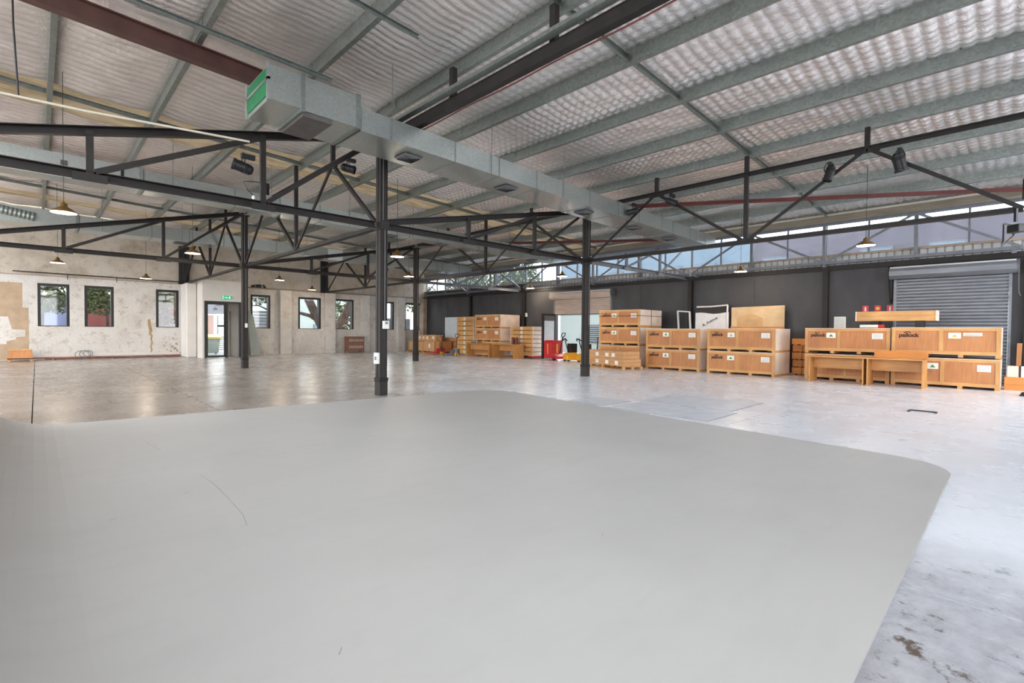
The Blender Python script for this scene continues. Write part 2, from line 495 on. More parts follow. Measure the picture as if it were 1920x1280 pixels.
# ------------------------------------------------------------------ the frame of the hall (metres)
XC = [-1.8, 5.35, 12.5, 19.65]        # column lines
YR = [-0.1, 9.6, 19.3, 29.3]          # row lines
YB = 29.3; XD = 19.65
ZB = 3.64
ZT = {-1.8: 5.75, 5.35: 5.5, 12.5: 5.27, 19.65: 5.1}
def zr(x): return 6.05 - 0.047 * (x - 5.35)     # underside of purlins

# ------------------------------------------------------------------ floor
def build_floor():
    root = MB().box(-9, 20, -6, 29.6, -0.25, -0.05).build('floor', 'joint_dark')
    struct(root, 'polished concrete floor of the empty warehouse hall')
    g = 0.007
    def slab(x0, x1, y0, y1):
        MB().box(x0 + g, x1 - g, y0 + g, y1 - g, -0.05, 0).build('slab', 'concrete', root)
    for xs, y0, y1 in (([-9, -4.4, -0.06, 2.25, 8.0, 13.6, 19.7], 9.3, 16.5), ([-9, -4.4, -0.06, 2.25, 8.0, 13.6, 19.7], 16.5, 23.4),
                       ([-9, -4.4, -0.06, 2.25, 8.0, 13.6, 19.7], 23.4, 29.4), ([-9, 3.47, 10.2, 19.7], -6, 3.1), ([-9, 2.25, 8.0, 13.6, 19.7], 3.1, 9.3)):
        for a, b in zip(xs, xs[1:]): slab(a, b, y0, y1)
    # flush covers over the old pits
    for i, (x0, x1, y0, y1, lb) in enumerate(((7.64, 8.8, 3.45, 5.3, 'square grey pit cover set in the floor beside the white studio edge'),
                                         (8.95, 10.5, 3.6, 5.4, 'grey pit cover in the floor, farther from the studio edge than its twin'),
                                         (7.75, 8.65, 5.5, 6.35, 'small grey pit cover in the floor behind the two larger ones'))):
        t = thing('pit_cover', lb, 'floor cover', ((x0 + x1) / 2, (y0 + y1) / 2, 0), 0, 'pit covers in the floor')
        MB().box(x0, x1, y0, y1, 0.0005, 0.006).build('plate', 'pit_cover', t)
        fr = MB()
        fr.box(x0 - 0.018, x0 - 0.004, y0 - 0.018, y1 + 0.018, 0.0005, 0.004).box(x1 + 0.004, x1 + 0.018, y0 - 0.018, y1 + 0.018, 0.0005, 0.004)
        fr.box(x0, x1, y0 - 0.018, y0 - 0.004, 0.0005, 0.004).box(x0, x1, y1 + 0.004, y1 + 0.018, 0.0005, 0.004)
        fr.build('rim', 'rim_grey', t)
    t = thing('floor_bracket', 'thin black steel bracket lying flat on the pale floor before the crates', 'bracket', (11.6, 1.2, 0))
    MB().box(11.66, 11.70, 1.03, 1.43, 0.0005, 0.02).build('bar', 'black_metal', t)
    MB().box(11.46, 11.66, 1.40, 1.43, 0.0005, 0.02).build('leg', 'black_metal', t)
    MB().box(11.56, 11.66, 1.03, 1.06, 0.0005, 0.02).build('leg', 'black_metal', t)
build_floor()

# ------------------------------------------------------------------ white studio cyclorama
def build_cyc():
    root = thing('cyclorama', 'large white painted studio floor curving up to a wall at the left', 'cyclorama', (3, 5, 0))
    TH = 0.025
    def arc(cx, cy, r, a0, a1, n=10):
        return [(cx + r * math.cos(math.radians(a0 + (a1 - a0) * i / n)), cy + r * math.sin(math.radians(a0 + (a1 - a0) * i / n))) for i in range(n + 1)]
    yf = lambda x: 9.48 - 0.09 * x
    # outline (x, y)
    pts = [(0.25, 0.43), (5.9, 0.46)] + arc(6.45, 1.06, 0.6, -88, -2) + arc(6.9, 7.95, 0.9, 4, 84) + [(6.2, yf(6.2)), (0.25, yf(0.25))]
    MB().plate(pts, 0.001, TH).build('floor_pan', 'studio_paint', root)
    # cove and wall
    R = 1.2; xw = 0.25 - R
    sec = [(0.25 - R * math.sin(a), TH + R * (1 - math.cos(a))) for a in [PI / 2 * i / 20 for i in range(21)]]
    mb = MB(); n = len(sec)
    vs = []
    for x, z in sec:
        vs += [(x, 0.43, z), (x, yf(x), z)]
    back = [(x - 0.06 if i > 10 else x, z) for i, (x, z) in enumerate(sec)]
    for x, z in sec:
        vs += [(x - 0.02, 0.43, max(z - 0.03, 0.001)), (x - 0.02, yf(x), max(z - 0.03, 0.001))]
    fs = []
    for i in range(n - 1):
        a = 2 * i
        fs += [(a, a + 1, a + 3, a + 2), (2 * n + a, 2 * n + a + 2, 2 * n + a + 3, 2 * n + a + 1), (a, a + 2, 2 * n + a + 2, 2 * n + a), (a + 1, 2 * n + a + 1, 2 * n + a + 3, a + 3)]
    mb.add(vs, fs)
    mb.build('cove', 'studio_paint', root, smooth=False)
    MB().box(xw - 0.12, xw, 0.43, yf(xw), TH + R, 1.5).build('wall_panel', 'studio_paint', root)
    MB().box(xw - 0.12, xw - 0.02, 0.43, yf(xw), 0.001, TH + R).build('back_frame', 'pine', root)
    # scuffs and scratches on the paint
    def scratch(path, w):
        MB().tube([(x, y, TH) for x, y in path], w, 5).build('scratch', 'scuff', root)
    scratch([(1.1, 5.34), (1.12, 4.98), (1.11, 4.43), (1.09, 3.98), (1.05, 3.74)], 0.0022)
    scratch([(0.94, 7.3), (0.97, 7.0), (1.0, 6.7)], 0.0018)
    for x, y, a in ((2.42, 5.7, 0.8), (0.87, 4.82, 0.4), (0.36, 4.5, 0.3), (-0.11, 5.0, 0.2), (0.91, 1.98, 0.9), (2.74, 1.94, 0.6)):
        scratch([(x, y), (x + 0.05 * math.cos(a), y + 0.05 * math.sin(a))], 0.002)
build_cyc()

# ------------------------------------------------------------------ walls with holes
def wall_cells(mb, axis, pos0, pos1, a0, a1, z0, z1, holes):
    """axis 'y': wall in the plane y=pos, a = x ; axis 'x': a = y. holes (a0,a1,z0,z1)"""
    As = sorted(set([a0, a1] + [h[0] for h in holes] + [h[1] for h in holes]))
    for A, B in zip(As, As[1:]):
        hs = sorted([(h[2], h[3]) for h in holes if h[0] <= A + 1e-6 and h[1] >= B - 1e-6])
        z = z0
        for b, c in hs + [(z1, z1)]:
            if b > z + 1e-6:
                if axis == 'y': mb.box(A, B, pos0, pos1, z, b)
                else: mb.box(pos0, pos1, A, B, z, b)
            z = max(z, c)
    return mb

WIN = [(0.04, 1.06), (1.56, 2.59), (4.19, 5.12), (8.42, 9.44), (10.97, 12.3), (13.14, 14.39), (16.05, 17.26), (18.09, 19.42)]
WZ0, WZ1 = 1.44, 3.29

def build_back_wall():
    holes = [(a, b, WZ0, WZ1) for a, b in WIN] + [(5.75, 7.37, 0.0, 2.95)]
    lo = wall_cells(MB(), 'y', YB, YB + 0.4, -9.0, 19.95, 0, 3.62, holes).build('wall_back', 'painted_brick')
    struct(lo, 'white painted brick end wall with stains, windows and shallow piers')
    MB().box(-9, 19.95, YB + 0.09, YB + 0.4, 3.62, 6.85).build('upper_brickwork', 'painted_brick', lo)
    for a, b in ((9.87, 10.5), (12.5, 13.08), (14.78, 15.35), (17.38, 17.95)):
        MB().box(a, b, YB - 0.32, YB, 0, 3.6).build('brick_pier', 'painted_brick', lo, bevel=0.01)
    MB().box(19.3, 19.6, YB - 0.45, YB, 0, 3.62).build('brick_pier', 'pier_brown', lo, bevel=0.01)
    # bare brick patches, stepped like the courses
    MB().yplate([(-1.9, 0.02), (-0.24, 0.02), (-0.24, 2.22), (-0.42, 2.22), (-0.42, 3.26), (-1.9, 3.26), (-1.9, 1.83), (-0.85, 1.83), (-0.74, 1.3), (-0.34, 1.28), (-0.34, 1.0), (-0.62, 0.97), (-0.62, 0.88), (-0.9, 0.8), (-0.9, 0.68), (-1.9, 0.66)], YB - 0.004, YB).build('bare_patch', 'bare_brick', lo)
    crk = [(3.86, 1.8), (3.95, 1.86), (4.0, 1.55), (4.05, 1.3), (4.0, 1.12), (4.06, 1.05), (4.02, 0.86), (4.06, 0.7), (4.0, 0.52), (4.05, 0.35), (4.0, 0.24), (4.07, 0.1), (4.02, 0.1), (3.95, 0.24), (3.99, 0.35), (3.95, 0.52), (4.0, 0.72), (3.96, 0.86), (3.98, 1.02), (3.9, 1.1), (3.92, 1.3), (3.86, 1.55)]
    MB().yplate(crk, YB - 0.004, YB).build('plaster_crack', 'plaster_tan', lo)
    MB().box(0.25, 5.15, YB - 0.06, YB, 0, 0.1).build('skirting_course', 'skirting_red', lo)
    MB().box(0.25, 5.15, YB - 0.04, YB, 0.1, 0.24).build('skirting_course', 'render_white', lo)
    for x, z, s in ((4.5, 0.55, 0.05), (4.58, 0.7, 0.04), (4.95, 0.4, 0.09), (4.88, 0.9, 0.05), (4.62, 0.35, 0.04), (5.02, 0.62, 0.07), (4.85, 0.5, 0.06), (5.05, 0.3, 0.07), (4.78, 0.28, 0.05)):
        MB().yplate([(x + s * math.cos(a) * (0.6 + 0.5 * random.random()), z + 1.3 * s * math.sin(a) * (0.5 + 0.5 * random.random())) for a in [2 * PI * k / 9 for k in range(9)]], YB - 0.003, YB).build('damp_stain', 'damp_grey', lo)
    MB().cyl((-0.7, YB - 0.04, 3.74), (5.3, YB - 0.04, 3.72), 0.022).build('wall_conduit', 'dark_steel', lo)
    for x in (1.0, 2.7):
        MB().cyl((x, YB - 0.04, 3.72), (x, YB - 0.04, 3.5), 0.012).build('conduit_drop', 'dark_steel', lo)
    MB().box(8.35, 19.3, YB - 0.05, YB + 0.1, 3.6, 3.66).build('ledge', 'pier_brown', lo)
    MB().box(-9, 5.2, YB - 0.03, YB + 0.1, 3.6, 3.64).build('ledge', 'pier_brown', lo)
    # windows
    for i, (a, b) in enumerate(WIN):
        w = struct(MB().box(a, b, YB - 0.01, YB + 0.3, WZ0, WZ0 + 0.03).build('window_%d' % (i + 1), 'black_frame'))
        w['label'] = 'black framed window in the white brick end wall, %s from the left' % ['first', 'second', 'third', 'fourth', 'fifth', 'sixth', 'seventh', 'eighth'][i]
        t = 0.1
        MB().box(a, a + t, YB, YB + 0.3, WZ0 + 0.03, WZ1).build('frame', 'black_frame', w)
        MB().box(b - t, b, YB, YB + 0.3, WZ0 + 0.03, WZ1).build('frame', 'black_frame', w)
        MB().box(a + t, b - t, YB, YB + 0.3, WZ1 - t, WZ1).build('frame', 'black_frame', w)
        MB().box(a + t, b - t, YB + 0.2, YB + 0.206, WZ0 + 0.03, WZ1 - t).build('pane', 'glass', w)
    # entrance lobby and its pier
    struct(MB().box(5.2, 5.62, 27.95, YB, 0, 3.6).build('trim_1', 'render_white', bevel=0.03), 'white rendered pier at the left of the entrance lobby')
    lob = wall_cells(MB(), 'y', 26.9, 27.05, 5.64, 7.45, 0, 3.72, [(5.72, 7.3, 0, 2.72)])
    lob.box(5.64, 5.72, 27.05, YB, 0, 3.72).box(7.37, 7.45, 27.05, YB, 0, 3.72).box(5.72, 7.37, 27.05, YB, 3.6, 3.72)
    struct(lob.build('wall_lobby', 'render_white'), 'white rendered entrance lobby around the glass door')
build_back_wall()

def build_entrance():
    y = 26.88
    d = struct(MB().box(5.72, 7.3, y, y + 0.14, 2.64, 2.72).build('door_1', 'black_frame'), 'black framed glass entrance door in the white lobby')
    MB().box(5.72, 5.80, y, y + 0.14, 0, 2.64).build('jamb', 'black_frame', d)
    MB().box(6.62, 6.72, y, y + 0.14, 0, 2.64).build('jamb', 'black_frame', d)
    MB().box(7.22, 7.30, y, y + 0.14, 0, 2.64).build('jamb', 'black_frame', d)
    lf = MB().box(5.80, 6.62, y + 0.04, y + 0.1, 0.02, 0.12).box(5.80, 5.87, y + 0.04, y + 0.1, 0.12, 2.64).box(6.55, 6.62, y + 0.04, y + 0.1, 0.12, 2.64).box(5.87, 6.55, y + 0.04, y + 0.1, 2.56, 2.64).build('door_leaf', 'black_frame', d)
    MB().box(5.87, 6.55, y + 0.06, y + 0.068, 0.12, 2.1).build('pane', 'glass', lf)
    MB().box(5.87, 6.55, y + 0.06, y + 0.068, 2.1, 2.56).build('transom_pane', 'tinted_glass', lf)
    MB().box(6.28, 6.56, y + 0.0, y + 0.04, 1.5, 1.57).build('handle', 'black_frame', lf)
    MB().box(6.95, 7.37, 27.95, 28.0, 0, 3.5).build('inner_wall', 'render_white', d)
    MB().box(7.05, 7.1, 27.9, 27.95, 0, 2.3).build('inner_trim', 'pier_brown', d)
    # exit sign
    s = thing('exit_sign', 'green lit exit sign on the white lobby above the glass door', 'sign', (6.62, 26.87, 2.9))
    MB().box(6.45, 6.85, 26.82, 26.9, 2.83, 3.0).build('lightbox', 'exit_green', s, bevel=0.006)
    m = MB().box(6.47, 6.485, 26.812, 26.82, 2.85, 2.98).box(6.485, 6.52, 26.812, 26.82, 2.85, 2.865).box(6.485, 6.52, 26.812, 26.82, 2.965, 2.98)
    m.build('doorway_mark', 'exit_white', s)
    m = MB().box(6.54, 6.64, 26.812, 26.82, 2.905, 2.92).yplate([(6.64, 2.88), (6.69, 2.912), (6.64, 2.945)], 26.812, 26.82)
    m.build('arrow_mark', 'exit_white', s)
    m = MB().cyl((6.775, 26.82, 2.965), (6.775, 26.812, 2.965), 0.014).yplate([(6.75, 2.945), (6.79, 2.945), (6.785, 2.9), (6.81, 2.86), (6.79, 2.86), (6.77, 2.89), (6.74, 2.86), (6.72, 2.865), (6.755, 2.9)], 26.812, 26.82)
    m.build('running_figure', 'exit_white', s)
build_entrance()

# ------------------------------------------------------------------ dark side wall, clerestory, shutters
SH1 = (13.5, 17.05)     # half open
SH2 = (0.25, 2.82)      # closed
def build_dark_wall():
    holes = [(SH1[0], SH1[1], 0, 3.3), (SH2[0], SH2[1], 0, 3.3)]
    w = wall_cells(MB(), 'x', XD, XD + 0.2, -6, YB, 0, 3.58, holes).build('wall_right', 'black_wall')
    struct(w, 'matt black painted side wall behind the crates')
    # posts against the wall
    for y in (-0.1, 4.72, 9.6, 19.3, 24.0):
        MB().ibeam((XD - 0.1, y, 0), (XD - 0.1, y, 3.58), 0.16, 0.18, 0.016, (1, 0, 0)).build('wall_post', 'dark_steel', w)
    for y in (7.1, 12.0, 21.7, 26.5):
        MB().box(XD - 0.006, XD, y - 0.01, y + 0.01, 0, 3.5).build('panel_joint', 'joint_dark', w)
    # rail, cladding strip, sill
    MB().chan((XD - 0.05, -6, 3.66), (XD - 0.05, YB, 3.66), 0.1, 0.16, 0.012).build('wall_rail', 'dark_steel', w)
    for (a, b, mt) in ((-6, 4.72, 'cladding'), (4.72, 9.6, 'cladding'), (9.6, 19.3, 'cladding'), (19.3, YB, 'dark_cladding')):
        n = int((b - a) / 0.2)
        prof = []
        for k in range(n):
            y0 = a + (b - a) * k / n; s = (b - a) / n
            prof += [(y0, 0.0), (y0 + s * 0.78, 0.0), (y0 + s * 0.82, 0.05), (y0 + s * 0.96, 0.05)]
        prof.append((b, 0.0))
        vs = []; fs = []
        for y, dx in prof: vs += [(XD + 0.04 + dx, y, 3.74), (XD + 0.04 + dx, y, 4.08)]
        for k in range(len(prof) - 1): fs.append((2 * k, 2 * k + 2, 2 * k + 3, 2 * k + 1))
        MB().add(vs, fs).build('ribbed_cladding', mt, w)
    for a, b in ((-6, 9.6), (9.6, YB)):
        MB().box(XD - 0.02, XD + 0.2, a, b, 4.06, 4.13).build('sill', 'pier_brown', w)
    MB().box(XD + 0.1, XD + 0.16, -6, YB, 3.58, 4.08).build('backing_board', 'joint_dark', w)
    MB().box(XD - 0.03, XD + 0.12, -6, YB, 5.2, 5.52).build('fascia_board', 'fascia', w)
    MB().box(XD - 0.05, XD - 0.03, -6, YB, 5.46, 5.52).build('fascia_trim', 'cream_paint', w)
    # clerestory glazing
    ys = [-6, -3.6] + [(-0.1 + 1.2125 * k) for k in range(25)]
    ys = [y for y in ys if y < YB - 0.3] + [YB]
    for i, (a, b) in enumerate(zip(ys, ys[1:])):
        g = struct(MB().box(XD + 0.02, XD + 0.1, a, a + 0.05, 4.13, 5.2).build('window_%d' % (i + 9), 'grey_steel'), 'dusty clerestory pane above the black wall, bay %d from the right' % (i + 1))
        MB().box(XD + 0.05, XD + 0.056, a + 0.05, b, 4.13, 5.2).build('pane', 'dirty_glass', g)
build_dark_wall()

def shutter(idx, y0, y1, zb, mat, ztop=3.48, lbl=''):
    d = MB()
    # drum housing
    prof = [(XD - 0.42, ztop - 0.12), (XD - 0.38, ztop - 0.02), (XD - 0.3, ztop), (XD - 0.02, ztop), (XD - 0.02, ztop - 0.36), (XD - 0.34, ztop - 0.36), (XD - 0.42, ztop - 0.26)]
    root = d.yplate(prof, y0 - 0.12, y1 + 0.12).build('door_%d' % idx, mat)
    struct(root, lbl)
    # curtain: rolled slats
    zt = ztop - 0.36; n = int((zt - zb) / 0.095); s = (zt - zb) / n
    vs = []; fs = []; k = 0
    rows = []
    for i in range(n):
        z = zt - i * s
        rows += [(XD - 0.105, z), (XD - 0.125, z - s * 0.2), (XD - 0.125, z - s * 0.7), (XD - 0.108, z - s * 0.92)]
    rows.append((XD - 0.10, zb))
    for x, z in rows: vs += [(x, y0 + 0.04, z), (x, y1 - 0.04, z)]
    for i in range(len(rows) - 1): fs.append((2 * i, 2 * i + 1, 2 * i + 3, 2 * i + 2))
    o = MB().add(vs, fs).build('slat_curtain', mat, root)
    MB().box(XD - 0.14, XD - 0.09, y0 + 0.04, y1 - 0.04, zb - 0.05, zb).build('bottom_rail', 'grey_steel', root)
    for y in (y0, y1):
        MB().chan((XD - 0.1, y, 0), (XD - 0.1, y, zt), 0.06, 0.1, 0.008, (1, 0, 0)).build('guide', 'shutter_grey', root)
    MB().cyl((XD - 0.24, y0 - 0.12, ztop - 0.17), (XD - 0.24, y0 - 0.17, ztop - 0.17), 0.2, n=20).build('chain_wheel', 'vent_grey', root)
    MB().box(XD - 0.4, XD - 0.36, y0 - 0.1, y1 + 0.1, ztop - 0.03, ztop + 0.01).build('housing_lip', 'cladding', root)
    pts = [(XD - 0.4, y0 - 0.15, ztop - 0.2), (XD - 0.4, y0 - 0.16, ztop - 0.9), (XD - 0.38, y0 - 0.2, ztop - 1.0), (XD - 0.3, y0 - 0.16, ztop - 0.9)]
    MB().tube(pts, 0.012, 5).build('pull_chain', 'vent_grey', root)
shutter(2, SH1[0], SH1[1], 2.3, 'shutter_beige', 3.42, 'beige roller shutter raised halfway over an open loading doorway')
shutter(3, SH2[0], SH2[1], 0.05, 'shutter_grey', 3.5, 'grey roller shutter fully closed behind the long crates at the right')



w = MB().box(1.4, 9.0, -4.4, -4.2, 0, 6.4).build('wall_light_block', 'dark_cladding'); struct(w, 'unseen dark wall added behind the studio to hold back daylight, open at both ends')  # out-of-view wall added to dim the centre, open ends let daylight in

# ------------------------------------------------------------------ roof
def build_roof():
    root = MB().box(-9.0, 20.3, YB + 0.05, YB + 0.45, 6.9, 6.95).build('ceiling', 'galvanised')
    struct(root, 'roof lined with crinkled silver foil between galvanised purlins')
    xs = [5.55 + 1.77 * k for k in range(-5, 9)]

    D = 0.25
    y0, y1 = -4.2, YB + 0.05
    # purlins: C sections
    for i, x in enumerate(xs):
        mb = MB()
        z = zr(x) + D / 2
        mb.prof((x, y0, z), (x, y1, z), [(-0.04, -D / 2), (0.045, -D / 2), (0.045, -D / 2 + 0.02), (0.04, -D / 2 + 0.02), (0.04, -D / 2 + 0.005), (-0.034, -D / 2 + 0.005), (-0.034, D / 2 - 0.005), (0.04, D / 2 - 0.005), (0.04, D / 2), (-0.04, D / 2)])
        mb.build('purlin', 'galvanised', root)
        # lap cleats
        for y in YR[:3]:
            MB().box(x - 0.05, x - 0.042, y - 0.3, y + 0.3, z - 0.09, z + 0.09).build('purlin_cleat', 'galvanised', root)
    # bridging between purlins, mid bay
    for yb in (4.75, 14.45, 24.3):
        for a, b in zip(xs, xs[1:]):
            za, zb = zr(a) + 0.1, zr(b) + 0.1
            MB().chan((a + 0.05, yb, za), (b - 0.05, yb, zb), 0.05, 0.1, 0.008).build('bridging', 'galvanised', root)
    # skylight strips (run down the slope) and foil between them
    strips = [(14.3, 15.9), (26.3, 27.4)]
    cuts = [y0, -2.6, 2.2, 9.6] + [14.3, 15.9, 21.0, 26.3, 27.4, y1]
    edges = xs[:]
    edges[-1] = 20.35
    for i, (xa, xb) in enumerate(zip(edges, edges[1:])):
        for ya, yb in zip(cuts, cuts[1:]):
            sky = any(abs(ya - s[0]) < 0.01 for s in strips)
            near = ya > -2.7
            grid = xa > 5.0
            nx = 3 if sky else (44 if (grid and near) else 16)
            step = 0.03 if sky else (0.027 if near else 0.08)
            if sky:
                ya, yb = ya - 0.6, yb + 0.6
            ny = max(2, int((yb - ya) / step))
            X = np.linspace(xa, xb, nx + 1); Y = np.linspace(ya, yb, ny + 1)
            XX, YY = np.meshgrid(X, Y, indexing='ij')
            base = 6.05 - 0.047 * (XX - 5.35) + D + 0.012
            if sky:
                Z = base + 0.022 + 0.028 * np.cos(2 * PI * YY / 0.18)
            else:
                t = (XX - xa) / (xb - xa)
                wave = np.abs(np.sin(PI * YY / (0.2 if grid else (0.16 if yb < 10 else 0.25)) + 0.5 * np.sin(0.8 * XX + 0.6 * YY)))
                wx = np.abs(np.sin(PI * (XX - xa) / 0.1967))
                amp = 0.8 + 0.3 * np.sin(0.9 * XX + 0.31 * YY + 1.7 * i)
                if grid:
                    pil = (wave * (0.25 + 0.75 * wx)) ** 0.75
                else:
                    pil = wave ** 0.75
                win = np.clip(np.minimum(YY - ya, yb - YY) / 0.1, 0, 1)
                amp = amp * win
                Z = base - 0.05 * np.sin(PI * t) - (0.05 if grid else (0.042 if yb < 10 else 0.055)) * pil * amp
                Z += 0.007 * win * (rng.rand(*Z.shape) - 0.5) + 0.012 * np.sin(7.3 * XX + 3 * np.sin(2.2 * YY)) * np.sin(PI * t)
                Z[0, :] = base[0, :] - 0.004; Z[-1, :] = base[-1, :] - 0.004
            vs = np.stack([XX, YY, Z], -1).reshape(-1, 3)
            a = np.arange((nx + 1) * (ny + 1)).reshape(nx + 1, ny + 1)
            q = np.stack([a[:-1, :-1], a[:-1, 1:], a[1:, 1:], a[1:, :-1]], -1).reshape(-1, 4)
            me = bpy.data.meshes.new('roof_sheet' if sky else 'foil_blanket')
            me.vertices.add(len(vs)); me.vertices.foreach_set('co', vs.astype(np.float32).ravel())
            me.loops.add(q.size); me.loops.foreach_set('vertex_index', q.ravel().astype(np.int32))
            me.polygons.add(len(q)); me.polygons.foreach_set('loop_start', (np.arange(len(q)) * 4).astype(np.int32))
            me.polygons.foreach_set('use_smooth', np.ones(len(q), bool))
            me.update(calc_edges=True)
            me.materials.append(M['roof_sheet' if sky else 'foil'])
            o = bpy.data.objects.new('translucent_sheet' if sky else 'foil_blanket', me)
            COL.objects.link(o); o.parent = root
    # brown rolled rafters resting on the columns, under the purlins
    for y in (9.86, 19.56):
        MB().ibeam((-3.3, y, zr(-3.3) - 0.15), (4.9, y, zr(4.9) - 0.15), 0.16, 0.3, 0.02).build('rafter', 'brown_steel', root)
    return root
build_roof()

# ------------------------------------------------------------------ columns
def column(x, y, label, extras=False, ztop=5.3):
    t = thing('steel_column', label, 'column', (x, y, 0), 0, 'steel columns of the hall')
    for s in (-1, 1):
        MB().chan((x, y + s * 0.055, 0), (x, y + s * 0.055, ztop), 0.085, 0.17, 0.012, (1, 0, 0), flip=s).build('channel', 'dark_steel', t)
    MB().box(x - 0.07, x + 0.07, y - 0.09, y + 0.09, 0.3, ztop).build('web_plate', 'dark_steel', t)
    MB().box(x - 0.095, x + 0.095, y - 0.115, y + 0.115, 0, 0.3).build('base_shoe', 'dark_steel', t, bevel=0.006)
    MB().box(x - 0.1, x + 0.1, y - 0.12, y + 0.12, 0.3, 0.38).build('rubber_band', 'rubber', t)
    MB().box(x - 0.11, x + 0.11, y - 0.125, y + 0.125, ZB - 0.1, ZB + 0.1).build('splice_plate', 'dark_steel', t)
    MB().box(x - 0.14, x + 0.14, y - 0.14, y + 0.14, ztop, ztop + 0.03).build('cap_plate', 'dark_steel', t)
    MB().cyl((x + 0.015, y - 0.115, 1.6), (x + 0.015, y - 0.115, ZB - 0.1), 0.007, n=8).build('conduit', 'grey_plastic', t)
    MB().cyl((x - 0.03, y - 0.115, ZB + 0.1), (x - 0.03, y - 0.115, ztop), 0.006, n=8).build('conduit', 'grey_plastic', t)
    if extras:
        b = MB().box(x - 0.04, x + 0.1, y - 0.16, y - 0.11, 1.43, 1.6).build('controller', 'white_plastic', t, bevel=0.006)
        MB().box(x + 0.0, x + 0.07, y - 0.163, y - 0.16, 1.53, 1.58).build('display', 'grey_plastic', b)
        b = MB().box(x - 0.15, x - 0.09, y - 0.1, y + 0.06, 0.68, 0.92).build('switch_box', 'white_plastic', t, bevel=0.006)
        MB().box(x - 0.165, x - 0.15, y - 0.06, y - 0.0, 0.76, 0.84).build('rocker', 'grey_plastic', b)
    return t
column(5.35, 9.6, 'nearest dark steel column, with a controller box and switch box, at the studio edge', True, 5.35)
column(5.35, 19.3, 'dark steel column standing in front of the entrance lobby', False, 5.4)
column(12.5, 9.6, 'dark steel column standing before the raised shutter and stacked crates', False, 5.12)
column(12.5, 19.3, 'farthest dark steel column, standing before the last end-wall window', False, 5.12)
b = MB().box(5.33, 5.41, 19.16, 19.2, 1.45, 1.6).build('switch_plate', 'white_plastic')
b.name = 'controller'
for o in bpy.data.objects:
    if o.name.startswith('steel_column') and abs(o.location.y - 19.3) < 0.01 and abs(o.location.x - 5.35) < 0.01:
        b.parent = o; b.location = -o.location
column(-1.8, 9.6, 'dark steel column behind the white studio wall', False, 5.6)
column(-1.8, 19.3, 'dark steel column left of the tan brick patch side of the hall', False, 5.6)

# ------------------------------------------------------------------ trusses
def truss_y(x, ya, yb, zt, label, mat='dark_steel', posts=True, webs=True, zb=ZB, hang=None):
    """lattice along Y: chords, W web, short posts to the purlins"""
    t = thing('lattice_truss', label, 'truss', (x, ya, zb), 0, 'lattice trusses along the hall')
    L = (yb - ya); p = L / 4
    e = 0.13
    MB().tee((x, ya + e, zt), (x, yb - e, zt), 0.13, 0.1, 0.02, (0, 0, -1)).build('top_chord', mat, t)
    MB().tee((x, ya + e, zb), (x, yb - e, zb), 0.13, 0.1, 0.02).build('bottom_chord', mat, t)
    n0 = (x, ya + e, zb); n1 = (x, ya + p, zt); n2 = (x, ya + 2 * p, zb); n3 = (x, ya + 3 * p, zt); n4 = (x, yb - e, zb)
    for a, b in ((n0, n1), (n1, n2), (n2, n3), (n3, n4)):
        MB().angle(a, b, 0.075, 0.012, (1, 0, 0)).build('diagonal', mat, t)
    ztop = zr(x) if posts else zt
    MB().bar((x, ya + 2 * p, zb), (x, ya + 2 * p, ztop), 0.09, 0.09, (0, 1, 0)).build('vertical', mat, t)
    for y in (ya + p, ya + 3 * p):
        MB().box(x - 0.02, x + 0.02, y - 0.22, y + 0.22, zt - 0.08, zt + 0.06).build('gusset', mat, t)
        if posts:
            MB().bar((x, y, zt), (x, y, ztop), 0.09, 0.09, (0, 1, 0)).build('stub_post', mat, t)
    MB().box(x - 0.02, x + 0.02, ya + 2 * p - 0.2, ya + 2 * p + 0.2, zb - 0.05, zb + 0.09).build('gusset', mat, t)
    return t
truss_y(5.35, 9.6, 19.3, 5.5, 'lattice truss along the hall between the nearest column and the lobby column')
truss_y(5.35, 19.3, 28.95, 5.5, 'lattice truss from the lobby column to the end wall')
truss_y(12.5, -0.1, 9.6, 5.27, 'lattice truss carrying spotlights over the right side of the floor')
truss_y(12.5, 9.6, 19.3, 5.27, 'lattice truss between the two columns farther from the studio')
truss_y(12.5, 19.3, 28.95, 5.27, 'lattice truss from the farthest column to the end wall')
truss_y(-1.8, 9.6, 19.3, 5.75, 'lattice truss beyond the left edge of the studio')
for a, b, l in ((-0.1, 9.6, 'grey lattice truss in front of the clerestory above the closed shutter'), (9.6, 19.3, 'grey lattice truss in front of the clerestory above the raised shutter'), (19.3, 28.95, 'grey lattice truss in front of the clerestory by the far corner')):
    tw = truss_y(XD - 0.3, a, b, 5.12, l, 'grey_steel', posts=False, zb=3.82)
    for yy in (a + 0.3, (a + b) / 2, b - 0.3):
        MB().box(XD - 0.3, XD - 0.1, yy - 0.05, yy + 0.05, 3.68, 3.8).build('wall_bracket', 'grey_steel', tw)
